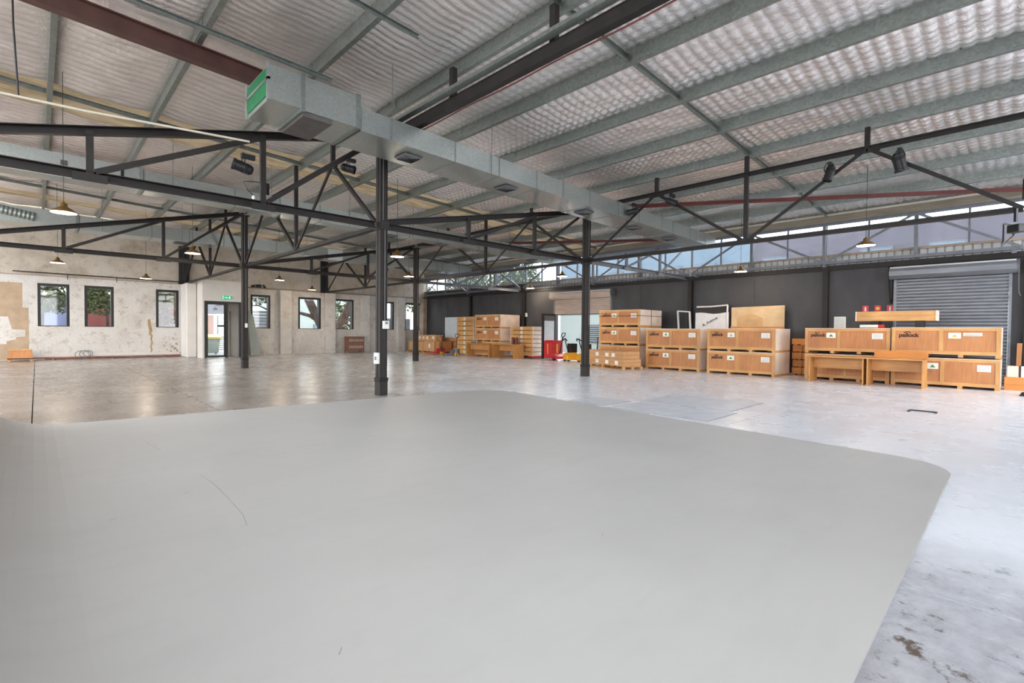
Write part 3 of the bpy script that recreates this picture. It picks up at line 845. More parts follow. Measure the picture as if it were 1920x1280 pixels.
# verticals at the wall trusses
for y in (2.33, 7.18, 12.03, 16.87, 21.7, 26.6):
    o = MB().bar((XD - 0.12, y, 3.76), (XD - 0.12, y, 5.18), 0.1, 0.1, (0, 1, 0)).build('clerestory_post', 'grey_steel')
    w = bpy.data.objects['wall_right']; o.parent = w
def near_beam():
    x = 5.35
    t = thing('roof_beam', 'deep dark channel beam with a cable tray running overhead towards the camera', 'beam', (x, 4.5, 5.4))
    MB().chan((x, -3.5, 5.42), (x, 9.45, 5.42), 0.12, 0.2, 0.014).build('channel', 'dark_steel', t)
    for y in (-0.1, 2.3, 4.73, 7.1):
        MB().bar((x, y, 5.35), (x, y, zr(x)), 0.1, 0.1, (0, 1, 0)).build('stub_post', 'dark_steel', t)
    tr = MB()
    for dx in (-0.09, 0.03):
        tr.box(x + dx - 0.17, x + dx - 0.165, -3.5, 9.3, 5.5, 5.56)
    tr.box(x - 0.26, x - 0.135, -3.5, 9.3, 5.498, 5.502)
    tr.build('cable_tray', 'galvanised', t)
    MB().tube([(x + 0.09, y, 5.31 + 0.01 * math.sin(y * 3)) for y in np.linspace(-3.5, 9.2, 40)], 0.012, 6).build('cable', 'red_steel', t)
    return t
near_beam()

def truss_x(y, xa, xb, zt, label, mat='dark_steel'):
    """old saw-tooth frame: level bottom chord, top chord rising from the low end"""
    t = thing('sawtooth_truss', label, 'truss', (xa, y, ZB), 0, 'saw-tooth frames across the hall')
    e = 0.15; L = xb - xa
    zt2 = zt - 0.12
    top = lambda x: ZB + 0.06 + (zt2 - ZB - 0.06) * (x - xa) / L
    MB().chan((xa + e, y, ZB), (xb - e, y, ZB), 0.1, 0.13, 0.012).build('bottom_chord', mat, t)
    MB().chan((xa + e, y, top(xa + e)), (xb - e, y, top(xb - e)), 0.1, 0.13, 0.012).build('rising_chord', mat, t)
    xs = [xa + L / 3, xa + 2 * L / 3]
    for x in xs:
        MB().bar((x, y, ZB), (x, y, top(x)), 0.09, 0.075, (0, 1, 0)).build('vertical', mat, t)
    MB().angle((xs[0] + 0.06, y, ZB + 0.06), (xs[1] - 0.05, y, top(xs[1]) - 0.06), 0.08, 0.012, (0, 1, 0)).build('diagonal', mat, t)
    MB().angle((xs[1] + 0.06, y, ZB + 0.06), (xb - e, y, zt2 - 0.06), 0.08, 0.012, (0, 1, 0)).build('diagonal', mat, t)
    for x in xs:
        MB().box(x - 0.2, x + 0.2, y - 0.058, y - 0.05, ZB - 0.1, ZB + 0.02).build('gusset', mat, t)
    return t
truss_x(9.6, -1.8, 5.35, 5.6, 'nearest saw-tooth frame, crossing the top left over the studio')
truss_x(9.6, 5.35, 12.5, 5.3, 'saw-tooth frame between the nearest column and the column by the raised shutter')
truss_x(9.6, 12.5, 19.3, 5.15, 'saw-tooth frame from the raised-shutter column to the black wall', 'grey_steel')
truss_x(19.3, -1.8, 5.35, 5.62, 'saw-tooth frame left of the lobby column, under the second duct')
truss_x(19.3, 5.35, 12.5, 5.3, 'saw-tooth frame between the lobby column and the farthest column')
truss_x(19.3, 12.5, 19.3, 5.15, 'saw-tooth frame from the farthest column to the black wall', 'grey_steel')
# red roof braces, diagonal in plan
for (p0, p1, l) in (((12.6, 9.4, 5.3), (19.5, -0.6, 5.35), 'red painted roof brace running above the right side crates'), ((12.6, 19.1, 5.3), (19.5, 9.8, 5.3), 'red painted roof brace running behind the raised-shutter column')):
    o = MB().angle(p0, p1, 0.12, 0.012).build('roof_brace', 'red_steel')
    tag(o, l, 'brace', 'red roof braces')
# steel stubs on the end wall carrying the trusses
for x in (5.35, 12.5):
    w = bpy.data.objects['wall_back']
    for q in (-1, 1):
        MB().chan((x + q * 0.12, 29.28, 3.66), (x + q * 0.12, 29.28, 5.5), 0.08, 0.2, 0.012, (1, 0, 0)).build('bearing_post', 'black_metal', w)
    MB().box(x - 0.25, x + 0.25, 29.05, 29.34, 3.6, 3.66).build('bearing_plate', 'black_metal', w)

# ------------------------------------------------------------------ air ducts
def duct(y0, x_box, x_step, x_end, label, zb0=4.84, zt0=5.24, wid=0.95, vents=(), slope=0.018, boxtop=0.16, joints=1.2):
    y1 = y0 + wid
    t = thing('air_duct', label, 'duct', (x_step, y0, zb0), 0, 'galvanised air ducts under the roof')
    zb = lambda x: zb0 - slope * (x - 4.0)
    zt = lambda x: zt0 - slope * (x - 4.0)
    # straight run in sections
    x = x_step; k = 0
    secs = []
    while x < x_end - 0.05:
        xn = min(x + joints * (1.0 if k % 3 else 1.7), x_end); secs.append((x, xn)); x = xn; k += 1
    for a, b in secs:
        vs = [(a, y0, zb(a)), (b, y0, zb(b)), (b, y1, zb(b)), (a, y1, zb(a)), (a, y0, zt(a)), (b, y0, zt(b)), (b, y1, zt(b)), (a, y1, zt(a))]
        MB().add(vs, [(0, 3, 2, 1), (4, 5, 6, 7), (0, 1, 5, 4), (1, 2, 6, 5), (2, 3, 7, 6), (3, 0, 4, 7)]).build('duct_section', 'duct_steel', t)
        MB().box(a - 0.012, a + 0.012, y0 - 0.012, y1 + 0.012, zb(a) - 0.012, zt(a) + 0.012).build('joint_flange', 'galvanised', t)
    # larger plenum at the intake end
    zbb, ztb = zb0 + 0.02, zt0 + boxtop
    MB().box(x_box, x_step - 0.02, y0 - 0.04, y1 + 0.04, zbb, ztb).build('plenum', 'duct_steel', t, bevel=0.004)
    MB().box(x_step - 0.1, x_step - 0.03, y0 - 0.06, y1 + 0.06, zbb - 0.02, ztb + 0.02).build('joint_flange', 'galvanised', t)
    MB().box(x_box + 0.02, x_box + 0.5, y0 + 0.0, y1, zbb - 0.07, zbb).build('filter_tray', 'duct_lining', t)
    MB().box(x_box - 0.03, x_box + 0.03, y0 - 0.06, y1 + 0.06, zbb - 0.03, ztb + 0.02).build('joint_flange', 'galvanised', t)
    # diffusers under the run
    for vx in vents:
        yc = y0 + wid / 2; s = 0.2; z = zb(vx) - 0.004
        d = MB()
        for q, (r, dz) in enumerate(((s, 0.0), (s * 0.74, 0.02), (s * 0.5, 0.035), (s * 0.28, 0.05))):
            rr = r - 0.03
            for ax in range(4):
                c = [(-r, -r), (r, -r), (rr, -rr), (-rr, -rr)]
                pts = []
                for (px, py) in c:
                    ang = ax * PI / 2
                    pts.append((vx + px * math.cos(ang) - py * math.sin(ang), yc + px * math.sin(ang) + py * math.cos(ang)))
                zz = [z - 0.012, z - 0.012, z - 0.045, z - 0.045]
                vs = [(p[0], p[1], zz[i]) for i, p in enumerate(pts)] + [(p[0], p[1], zz[i] + 0.01) for i, p in enumerate(pts)]
                d.add(vs, [(0, 1, 2, 3), (7, 6, 5, 4), (0, 4, 5, 1), (1, 5, 6, 2), (2, 6, 7, 3), (3, 7, 4, 0)])
        dd = d.build('diffuser', 'vent_grey', t)
        MB().box(vx - s, vx + s, yc - s, yc + s, z - 0.006, z + 0.002).build('diffuser_back', 'black_metal', t)
    # hanger rods
    for hx in np.arange(x_step + 0.6, x_end, 2.4):
        MB().cyl((hx, y0 - 0.02, zb(hx)), (hx, y0 - 0.02, zr(hx) + 0.1), 0.006, n=6).build('hanger_rod', 'grey_steel', t)
    return t
d1 = duct(8.0, 3.05, 4.05, 18.2, 'nearest galvanised air duct crossing overhead, with green intake face', vents=(5.3, 7.95, 10.9, 13.4, 15.6))
# green faced intake box in front of the plenum
MB().box(2.55, 3.05, 7.96, 8.99, 4.88, 5.4).build('intake_box', 'duct_steel', d1)
MB().box(2.535, 2.55, 8.0, 8.95, 4.95, 5.16).build('green_face', 'green_panel', d1)
MB().box(2.535, 2.55, 8.0, 8.95, 5.2, 5.36).build('green_face', 'green_panel', d1)
MB().box(2.52, 2.56, 7.94, 9.0, 5.16, 5.2).build('intake_rail', 'duct_steel', d1)
MB().box(2.52, 2.56, 7.94, 8.0, 4.86, 5.42).build('intake_rail', 'duct_steel', d1)
MB().box(2.52, 2.56, 8.95, 9.02, 4.86, 5.42).build('intake_rail', 'duct_steel', d1)
MB().cyl((2.7, 9.0, 5.1), (2.7, 9.16, 5.1), 0.16, n=20).build('fan_outlet', 'galvanised', d1, smooth=False)
MB().chan((-1.5, 7.9, 5.62), (3.5, 7.9, 5.46), 0.05, 0.06, 0.006).build('support_rail', 'galvanised', d1)
MB().chan((0.2, 6.6, 6.2), (4.3, 6.6, 5.95), 0.05, 0.06, 0.006).build('support_rail', 'galvanised', d1)
d2 = duct(15.3, -1.6, 1.96, 18.65, 'second galvanised air duct, running behind the nearest saw-tooth frame', zb0=4.8, zt0=5.3, boxtop=0.06, vents=(9.0, 11.2, 16.2), slope=0.012, wid=0.5)
MB().box(1.5, 1.56, 15.24, 15.29, 4.95, 5.3).build('access_slot', 'black_metal', d2)
MB().box(0.42, 0.54, 15.22, 15.26, 5.1, 5.2).build('inspection_hatch', 'duct_lining', d2)
d3 = duct(22.75, -2.6, 1.1, 18.6, 'third galvanised air duct, nearest the end wall, with a flexible tube', zb0=4.79, zt0=5.26, boxtop=0.06, vents=(4.1, 6.4, 9.6, 14.0), slope=0.003)
pts = [(-2.6 + 0.05 * k, 22.68, 5.44 - 0.008 * k) for k in range(53)]
MB().tube(pts, [0.13 + (0.018 if k % 2 else 0) for k in range(53)], 14).build('flexible_tube', 'galvanised', d3, smooth=False)
MB().box(9.9, 10.6, 22.71, 22.75, 4.7, 5.2).build('access_panel', 'board_pale', d3)

# ------------------------------------------------------------------ pendant lamps
def make_pendant(zc):
    t = thing('pendant_lamp', 'x', 'lamp', (0, 0, 3.7), 0, 'brass pendant lamps')
    prof = [(0.21, 0.0), (0.205, 0.012), (0.13, 0.075), (0.075, 0.11), (0.06, 0.125), (0.058, 0.18), (0.03, 0.19), (0.012, 0.22)]
    inner = [(r - 0.006, z - 0.005) for r, z in prof[:6]]
    MB().lathe(prof).build('shade', 'brass', t, world=False, smooth=True)
    MB().lathe(inner).build('lining', 'enamel_white', t, world=False, smooth=True)
    MB().lathe([(0.0, 0.0), (0.045, 0.012), (0.06, 0.045), (0.045, 0.08), (0.02, 0.1)]).build('bulb', 'bulb_glow', t, world=False, smooth=True)
    return t
lamps = [(0.41, 13.4, 'lit brass pendant lamp hanging nearest at the upper left, the largest shown'),
         (0.56, 23.98, 'brass pendant lamp hanging over the first two end-wall windows'),
         (3.46, 17.7, 'brass pendant lamp glowing in front of the black bearing post above the lobby'),
         (3.36, 25.86, 'brass pendant lamp hanging by the end wall between second and third windows'),
         (8.2, 24.2, 'brass pendant lamp above the window right of the lobby column'),
         (10.97, 27.3, 'small brass pendant lamp above the fifth end-wall window'),
         (8.12, 13.6, 'brass pendant lamp just right of the nearest column'),
         (11.43, 18.2, 'brass pendant lamp just left of the farthest column'),
         (18.9, 18.2, 'brass pendant lamp in front of the black wall left of the raised shutter'),
         (15.7, 13.3, 'brass pendant lamp just left of the raised-shutter column'),
         (18.03, 7.0, 'brass pendant lamp in front of the clerestory over the stacked logo crates'),
         (15.41, 2.85, 'brass pendant lamp hanging before the clerestory left of the closed shutter')]
p0 = make_pendant(6.0)
LAMP = bpy.data.lights.new('lamp_light', 'POINT'); LAMP.energy = 16; LAMP.color = (1.0, 0.86, 0.68); LAMP.shadow_soft_size = 0.06
pend = [p0] + [copy_tree(p0) for _ in lamps[1:]]
for i, (x, y, l) in enumerate(lamps):
    o = pend[i]
    zl = {3.36: 3.5, 10.97: 3.6, 18.03: 3.6}.get(x, 3.7)
    o.location = (x, y, zl); o['label'] = l
    MB().cyl((0, 0, 0.2), (0, 0, zr(x) + 0.27 - zl), 0.006, n=6).build('cord', 'black_metal', o, world=False)
    lo = bpy.data.objects.new('lamp_light', LAMP); COL.objects.link(lo); lo.parent = o; lo.location = (0, 0, -0.02)
o = tag(MB().tube([(12.0, 21.0, 6.0), (12.0, 21.0, 4.38)], 0.005, 5).build('hanging_socket', 'black_metal'), 'thin cord with an empty black socket hanging left of the farthest column', 'lamp socket')
MB().lathe([(0.0, 0.0), (0.05, 0.0), (0.035, 0.14), (0.0, 0.18)], (12.0, 21.0, 4.22), 10).build('socket', 'black_metal', o)

# ------------------------------------------------------------------ stage spotlights on the trusses
def spotlight(loc, aim, label, s=1.0):
    t = thing('spotlight', label, 'spotlight', loc, 0, 'black stage spotlights on the trusses')
    d = Vector(aim).normalized()
    q = d.to_track_quat('Z', 'X').to_matrix()
    can = MB().lathe([(0.0, -0.16), (0.05, -0.16), (0.085, -0.12), (0.09, -0.04), (0.09, 0.12), (0.1, 0.125), (0.1, 0.16), (0.085, 0.16), (0.075, 0.1), (0.0, 0.09)], n=20)
    for r in range(3): can.lathe([(0.093, -0.09 + r * 0.025), (0.099, -0.085 + r * 0.025), (0.093, -0.08 + r * 0.025)], n=20)
    can.v = [tuple((q @ Vector(p)) * s) for p in can.v]
    can.build('can', 'black_metal', t, world=False, smooth=False)
    side = (q @ Vector((1, 0, 0)))
    up = Vector((0, 0, 1))
    yk = MB()
    yk.tube([side * 0.1 * s, side * 0.11 * s + up * 0.1 * s, side * 0.06 * s + up * 0.2 * s, -side * 0.06 * s + up * 0.2 * s, -side * 0.11 * s + up * 0.1 * s, -side * 0.1 * s], 0.011, 6)
    yk.build('yoke', 'black_metal', t, world=False)
    MB().box(-0.03, 0.19, -0.035, 0.035, 0.16 * s, 0.24 * s).build('clamp', 'black_metal', t, world=False)
    fr = MB()
    for a in range(4):
        c = Vector((0.1 * math.cos(a * PI / 2 + PI / 4), 0.1 * math.sin(a * PI / 2 + PI / 4), 0.165))
        c2 = Vector((0.1 * math.cos(a * PI / 2 + 3 * PI / 4), 0.1 * math.sin(a * PI / 2 + 3 * PI / 4), 0.165))
        fr.bar((q @ c) * s, (q @ c2) * s, 0.012, 0.012)
    fr.build('filter_frame', 'black_metal', t, world=False)
    return t
spotlight((12.3, 2.95, 4.86), (-0.15, 0.25, -1), 'black spotlight hanging from the truss left of the central stub post at right', 1.0)
spotlight((12.3, 1.76, 4.82), (0.25, -0.2, -1), 'black spotlight on the truss diagonal nearest the right edge', 1.15)
spotlight((12.24, 6.6, 4.9), (0.4, -0.9, -0.45), 'black spotlight under the truss node right of the nearest duct', 0.95)
spotlight((12.3, 7.8, 4.86), (-0.3, 0.95, -0.2), 'black spotlight pointing at the duct, left of the truss node', 0.95)
spotlight((5.3, 11.1, 5.2), (0.75, -0.6, -0.25), 'black spotlight under the truss left of the nearest column', 1.0)
spotlight((2.6, 9.45, 4.2), (-0.95, 0.15, 0.25), 'black spotlight clamped to the nearest saw-tooth frame vertical', 1.0)

def floodlight(loc, rz, label):
    t = thing('floodlight', label, 'floodlight', loc, rz, 'floodlights at the right edge')
    MB().box(-0.1, 0.1, -0.1, 0.06, -0.07, 0.07).build('housing', 'black_metal', t, world=False, bevel=0.01)
    for s in (-1, 1):
        m = MB()
        a = (s * 0.11, -0.1, -0.08); b = (s * 0.11, -0.1, 0.08); c = (s * 0.42, -0.28, 0.18); d = (s * 0.42, -0.28, -0.18)
        for p, q in ((a, b), (b, c), (c, d), (d, a)): m.bar(p, q, 0.025, 0.02)
        m.build('barn_door', 'black_metal', t, world=False)
    MB().box(-0.02, 0.02, -0.02, 0.02, 0.12, 0.35).build('yoke', 'black_metal', t, world=False)
    return t
floodlight((12.35, 0.12, 3.28), 0.9, 'floodlight with open barn doors hung below the truss at the right edge')
floodlight((12.35, -0.12, 4.05), 0.9, 'floodlight with barn doors on top of the bottom chord at the right edge')

# cables, pole, bulb
o = MB().tube([(-1.6, 9.3, 4.4), (0.5, 9.3, 4.47), (2.66, 9.3, 4.62)], 0.018, 8).build('hanging_pole', 'cream_paint')
tag(o, 'cream painted pole hanging level below the roof at the upper left', 'pole')
o = MB().tube([(-0.2, 9.3, 6.3), (-0.19, 9.31, 5.4), (-0.15, 9.3, 4.47)], 0.012, 6).build('cable', 'black_metal')
tag(o, 'black cable dropping from the roof to the cream pole', 'cable')
o = MB().tube([(2.9, 9.52, 4.02), (2.76, 9.5, 4.0), (2.62, 9.5, 3.98), (2.68, 9.5, 3.85), (2.78, 9.5, 3.76)], 0.008, 6).build('bare_bulb', 'black_metal')
tag(o, 'bare bulb on a looping black cable beside the saw-tooth frame vertical', 'light bulb')
MB().lathe([(0.0, 0.0), (0.022, 0.01), (0.03, 0.035), (0.014, 0.07), (0.0, 0.075)], (2.78, 9.5, 3.69), 12).build('bulb', 'enamel_white', o, smooth=True)

# ------------------------------------------------------------------ crates
LOGO = text_mesh('pallock', 0.19, 0.001, 0.007)
CIRC = {}
def logo_on(parent, x, y, z, s=1.0):
    """brand lettering printed on a face looking to -X, left end at y"""
    o = bpy.data.objects.new('printed_logo', LOGO); COL.objects.link(o)
    if not LOGO.materials: LOGO.materials.append(M['print_black'])
    o.parent = parent
    q = parent; off = Vector()
    while q is not None: off += q.location; q = q.parent
    o.matrix_local = Matrix.Translation(Vector((x, y, z)) - off) @ FACE_NX.to_4x4() @ Matrix.Scale(s, 4)
    # the swash over the double letter
    pts = [(x - 0.002, y - (0.235 + 0.09 * math.cos(a)) * s, z + (0.13 + 0.05 * math.sin(a)) * s) for a in [PI * k / 8 for k in range(9)]]
    MB().tube(pts, 0.012 * s, 5).build('logo_swash', 'print_black', parent)
    return o
def sticker(parent, x, y, z, w=0.26, h=0.17, kind='tri'):
    p = MB().box(x - 0.002, x, y - w, y, z - h, z).build('paper_label', 'paper', parent)
    if kind == 'tri':
        yc = y - w / 2
        MB().xplate([(yc + 0.06, z - h + 0.04), (yc - 0.06, z - h + 0.04), (yc, z - 0.04)], x - 0.004, x - 0.002).build('triangle_mark', random.choice(['print_yellow', 'print_green']), p)
    elif kind == 'green':
        yc = y - w / 2
        MB().xplate([(yc + 0.06, z - h + 0.04), (yc - 0.06, z - h + 0.04), (yc, z - 0.03)], x - 0.004, x - 0.002).build('triangle_mark', 'print_green', p)
    else:
        m = MB()
        for k in range(4): m.box(x - 0.003, x - 0.002, y - w + 0.03, y - 0.03, z - 0.03 - k * h / 4.6 - 0.012, z - 0.03 - k * h / 4.6)
        m.build('printed_lines', 'print_grey', p)
    return p
def crate(x, ya, yb, z0, z1, depth, label, mid=0.5, logo=True, stick=True, group='logo crates', feet=4, foot_h=0.07, side='plywood_lit', strap=False, front='plywood', tri='tri', logo_s=0.72, tag2=None):
    """plywood crate with batten frame; front looks to -X, ya > yb (left to right)"""
    t = thing('wooden_crate', label, 'crate', (x + depth / 2, (ya + yb) / 2, z0), 0, group)
    b = 0.09; th = 0.022
    zf = z0 + foot_h
    MB().box(x + th, x + depth - th, yb + th, ya - th, zf + 0.01, z1 - 0.015).build('core', front, t)
    # panels on the front
    ym = ya + (yb - ya) * mid
    for p, q in ((ya - b, ym + b / 2), (ym - b / 2, yb + b)):
        MB().box(x + th - 0.004, x + th, q, p, zf + b, z1 - b).build('front_panel', front, t)
    MB().box(x, x + th, yb, ya, z1 - b, z1 - 0.012).build('batten', 'pine', t)
    MB().box(x, x + th, yb, ya, zf, zf + b).build('batten', 'pine', t)
    for q in (ya - b / 2, ym, yb + b / 2):
        MB().box(x - 0.001, x + th, q - b / 2, q + b / 2, zf + b, z1 - b).build('batten', 'pine_upright', t)
    MB().box(x - 0.005, x + depth + 0.005, yb - 0.005, ya + 0.005, z1 - 0.014, z1).build('lid', 'plywood_lit', t)
    MB().box(x + 0.005, x + depth, yb, yb + th, zf, z1 - 0.014).build('side_panel', side, t)
    MB().box(x + 0.005, x + depth, ya - th, ya, zf, z1 - 0.014).build('side_panel', side, t)
    for s in range(2):
        xx = x + 0.02 + s * (depth - 0.16)
        MB().box(xx, xx + 0.1, yb - 0.001, yb + 0.0, zf, z1 - 0.014)
    fw = 0.1
    for k in range(feet):
        yc = ya - fw / 2 - (ya - yb - fw) * k / (feet - 1)
        MB().box(x + 0.01, x + depth - 0.01, yc - fw / 2, yc + fw / 2, z0, zf).build('skid', 'pine', t)
    zc = z1 - b - 0.1
    if logo: logo_on(t, x + th - 0.007, ya - b - 0.07, zc - 0.07, logo_s)
    if stick:
        if tag2:
            sticker(t, x + th - 0.005, ym - b / 2 - 0.1, z1 - b - 0.05, 0.25, 0.15, tri)
            sticker(t, x + th - 0.005, yb + b + 0.62, z1 - b - 0.05, 0.36, 0.08, 'lines')
        else:
            sticker(t, x + th - 0.005, ym + b / 2 + 0.28, z1 - b - 0.05, 0.24, 0.16, tri)
            sticker(t, x + th - 0.005, yb + b + 0.34, z1 - b - 0.06, 0.26, 0.17, 'lines')
    if strap:
        m = MB()
        zz = (z0 + z1) / 2 + 0.1
        m.box(x - 0.004, x, yb, ya, zz - 0.01, zz + 0.01)
        m.box(x, x + depth, yb - 0.004, yb, zz - 0.01, zz + 0.01)
        m.box(x + depth * 0.5, x + depth * 0.5 + 0.03, yb - 0.006, yb, z0 + 0.05, z1)
        m.build('strap', 'strap_black', t)
    return t
# long pair by the closed shutter
crate(17.5, 4.77, 2.61, 0.0, 0.79, 1.25, 'lower long crate behind the double desk, left of its pair', 0.5, False, False)
crate(17.5, 4.77, 2.61, 0.82, 1.59, 1.25, 'upper long logo crate at left end of the row by the closed shutter', 0.42, tri='tri')
crate(17.45, 2.57, 0.36, 0.0, 0.79, 1.35, 'lower long crate at the right end, beside the double desk', 0.5, False)
crate(17.45, 2.57, 0.36, 0.82, 1.61, 1.35, 'upper long logo crate at the right end in front of the closed shutter', 0.48, logo_s=0.8, tag2=True)
# stack by the plywood board
crate(17.15, 7.77, 5.53, 0.0, 0.78, 1.45, 'lower logo crate of the stack in front of the leaning plywood board', 0.46)
crate(17.15, 7.77, 5.53, 0.785, 1.57, 1.45, 'upper logo crate of the stack in front of the leaning plywood board', 0.46)
# stack by the wrapped board
crate(17.2, 10.25, 8.07, 0.0, 0.77, 0.98, 'lower logo crate of the stack in front of the wrapped white board', 0.48, tri='green')
crate(17.2, 10.25, 8.07, 0.775, 1.56, 0.98, 'upper logo crate of the stack in front of the wrapped white board', 0.48, tri='green')
# tall stack by the raised shutter
for z0, z1, l in ((0.0, 0.86, 'bottom crate of the tall stack beside the raised shutter, hidden by cartons'), (0.88, 1.61, 'middle crate of the tall stack beside the raised shutter'), (1.63, 2.33, 'top strapped crate of the tall stack beside the raised shutter')):
    crate(17.4, 12.63, 10.65, z0, z1, 1.7, l, 0.48, logo=z0 > 0.5, stick=z0 > 0.5, strap=z0 > 1.5, group='tall crate stack', tri='green')
# far stack
for z0, z1, l in ((0.0, 0.82, 'bottom crate of the far stack behind the far desks'), (0.83, 1.56, 'middle crate of the far stack behind the far desks'), (1.57, 2.31, 'top crate of the far stack behind the far desks')):
    crate(18.0, 21.7, 19.58, z0, z1, 1.5, l, 0.5, logo=z0 > 0.5, stick=z0 > 0.5, group='far crate stack')

def long_box(x, ya, yb, z0, z1, depth, label, group, mat='pine', cat='box', end='plywood_lit', gaps=True):
    """flat timber case: boarded sides, end caps and bearers beneath"""
    t = thing('timber_case', label, cat, (x + depth / 2, (ya + yb) / 2, z0), 0, group)
    g = 0.03 if gaps else 0.0
    MB().box(x + 0.01, x + depth - 0.01, yb + 0.012, ya - 0.012, z0 + g, z1).build('body', mat, t)
    for z in (z0 + g, (z0 + g + z1) / 2):
        MB().box(x - 0.004, x + 0.01, yb + 0.05, ya - 0.05, z + 0.006, z + (z1 - z0 - g) / 2 - 0.006).build('board', mat, t)
    for q in (yb, ya - 0.03):
        MB().box(x, x + depth, q, q + 0.03, z0 + g, z1).build('end_cap', end, t)
    if gaps:
        for q in (yb + 0.06, (ya + yb) / 2 - 0.05, ya - 0.16):
            MB().box(x + 0.02, x + depth - 0.02, q, q + 0.1, z0, z0 + g).build('bearer', mat, t)
    return t
ORD = ['bottom', 'second from the bottom', 'third from the bottom', 'fourth from the bottom', 'fourth from the top', 'third from the top', 'second from the top', 'topmost']
# seven flat cases by the red stacker
n = 7; h = (1.66 - 0.12) / n
for k in range(n):
    o = long_box(18.3, 19.08, 17.4, 0.12 + k * h, 0.12 + (k + 1) * h, 1.05, 'pale flat timber case by the red stacker, %s of its stack' % (ORD[:3] + ['middle'] + ORD[5:])[k], 'flat cases by the red stacker')
    sticker(o, 18.296, 18.32, 0.12 + (k + 0.85) * h, 0.16, h * 0.6, 'lines')
# eight flat cases in the far corner
h = 2.24 / 8
for k in range(8):
    o = long_box(18.3, 23.8, 22.14, k * h, (k + 1) * h, 0.9, 'flat timber case near the far corner, %s of the tall stack' % ORD[k], 'flat cases near the far corner', 'pine')
    sticker(o, 18.296, 23.1, (k + 0.85) * h, 0.16, h * 0.6, 'lines')
# small cases between the crates
h = 0.255
k = 0
for r in range(4):
    for c, (ya, yb) in enumerate(((5.5, 5.2), (5.18, 4.86))):
        long_box(18.75 + 0.06 * (r % 2), ya, yb, r * h, (r + 1) * h, 0.75, 'orange timber case between the crate stacks, %s of the %s column' % (('bottom', 'second lowest', 'second highest', 'topmost')[r], ('left', 'right')[c]), 'small orange cases between the crate stacks', 'orange_timber', end='orange_timber')
long_box(18.7, 5.5, 4.86, 4 * h, 4 * h + 0.22, 0.8, 'wide orange timber case lying on top of the small cases', 'small orange cases between the crate stacks', 'orange_timber', end='orange_timber')
# long pale box on top of the long crates, on two bearers
t = long_box(17.65, 3.48, 1.62, 1.8, 2.08, 0.5, 'long pale pine box lying on dark bearers across the top of the long crates', None, 'pine', gaps=False)
for y, l in ((3.0, 'dark bearer block under the left end of the long pine box'), (2.0, 'dark bearer block under the right end of the long pine box')):
    tag(MB().box(17.62, 18.2, y - 0.08, y + 0.08, 1.59 if y > 2.6 else 1.61, 1.8).build('bearer_block', 'dark_steel', bevel=0.01), l, 'block', 'bearers under the pine box')
t = thing('tool_roll', 'red and white roll lying under the long pine box on the crates', 'roll', (17.6, 3.1, 1.59))
MB().cyl((17.55, 3.34, 1.645), (17.55, 2.9, 1.645), 0.045).build('sleeve', 'white_plastic', t)
MB().cyl((17.55, 2.9, 1.645), (17.55, 2.76, 1.645), 0.05).build('cap', 'red_paint', t)

# ------------------------------------------------------------------ desks
def desk(x0, x1, ya, yb, h, label, modesty=(0.28, 0.62), grp='plywood desks'):
    t = thing('desk', label, 'desk', ((x0 + x1) / 2, (ya + yb) / 2, 0), 0, grp)
    MB().box(x0, x1, yb, ya, h - 0.03, h).build('desktop', 'desk_ply', t, bevel=0.004)
    MB().box(x0 + 0.02, x1 - 0.05, ya - 0.06, ya - 0.03, 0, h - 0.03).build('end_panel', 'desk_ply', t)
    MB().box(x0 + 0.02, x1 - 0.05, yb + 0.03, yb + 0.06, 0, h - 0.03).build('end_panel', 'desk_ply', t)
    MB().box(x1 - 0.35, x1 - 0.32, yb + 0.06, ya - 0.06, h - 0.36, h - 0.03).build('modesty_panel', 'desk_ply', t)
    return t
desk(16.42, 17.25, 4.40, 3.0, 0.76, 'plywood desk at the left of the pair before the long crates')
desk(16.42, 17.25, 2.99, 1.72, 0.76, 'plywood desk at the right of the pair before the long crates')
o = MB().box(17.2, 17.23, 1.74, 2.92, 0.76, 0.96).build('plywood_offcut', 'orange_timber'); tag(o, 'orange plywood strip standing on edge along the back of the right desk', 'plywood')
desk(17.3, 17.95, 21.65, 19.7, 0.73, 'plywood desk at the left of the far pair near the pallet jacks')
desk(17.35, 18.18, 19.5, 17.85, 0.73, 'plywood desk at the right of the far pair near the red stacker')
for x, y, l, r in ((17.9, 18.45, 'maroon cylinder standing left on the far right desk', 0.09), (17.9, 18.2, 'maroon cylinder standing right on the far right desk', 0.08)):
    o = MB().lathe([(0, 0), (r, 0), (r, 0.3), (r * 0.5, 0.36), (0, 0.38)], (x, y, 0.73), 14).build('cylinder_can', 'red_steel', smooth=False); tag(o, l, 'canister', 'canisters on the far desk')
t = thing('parcel', 'small grey parcel lying on the far left desk', 'parcel', (17.6, 21.2, 0.73))
MB().box(17.45, 17.75, 21.05, 21.4, 0.73, 0.86).build('carton', 'grey_plastic', t, bevel=0.02)
MB().box(17.58, 17.63, 21.045, 21.405, 0.7305, 0.863).build('tape', 'paper', t)

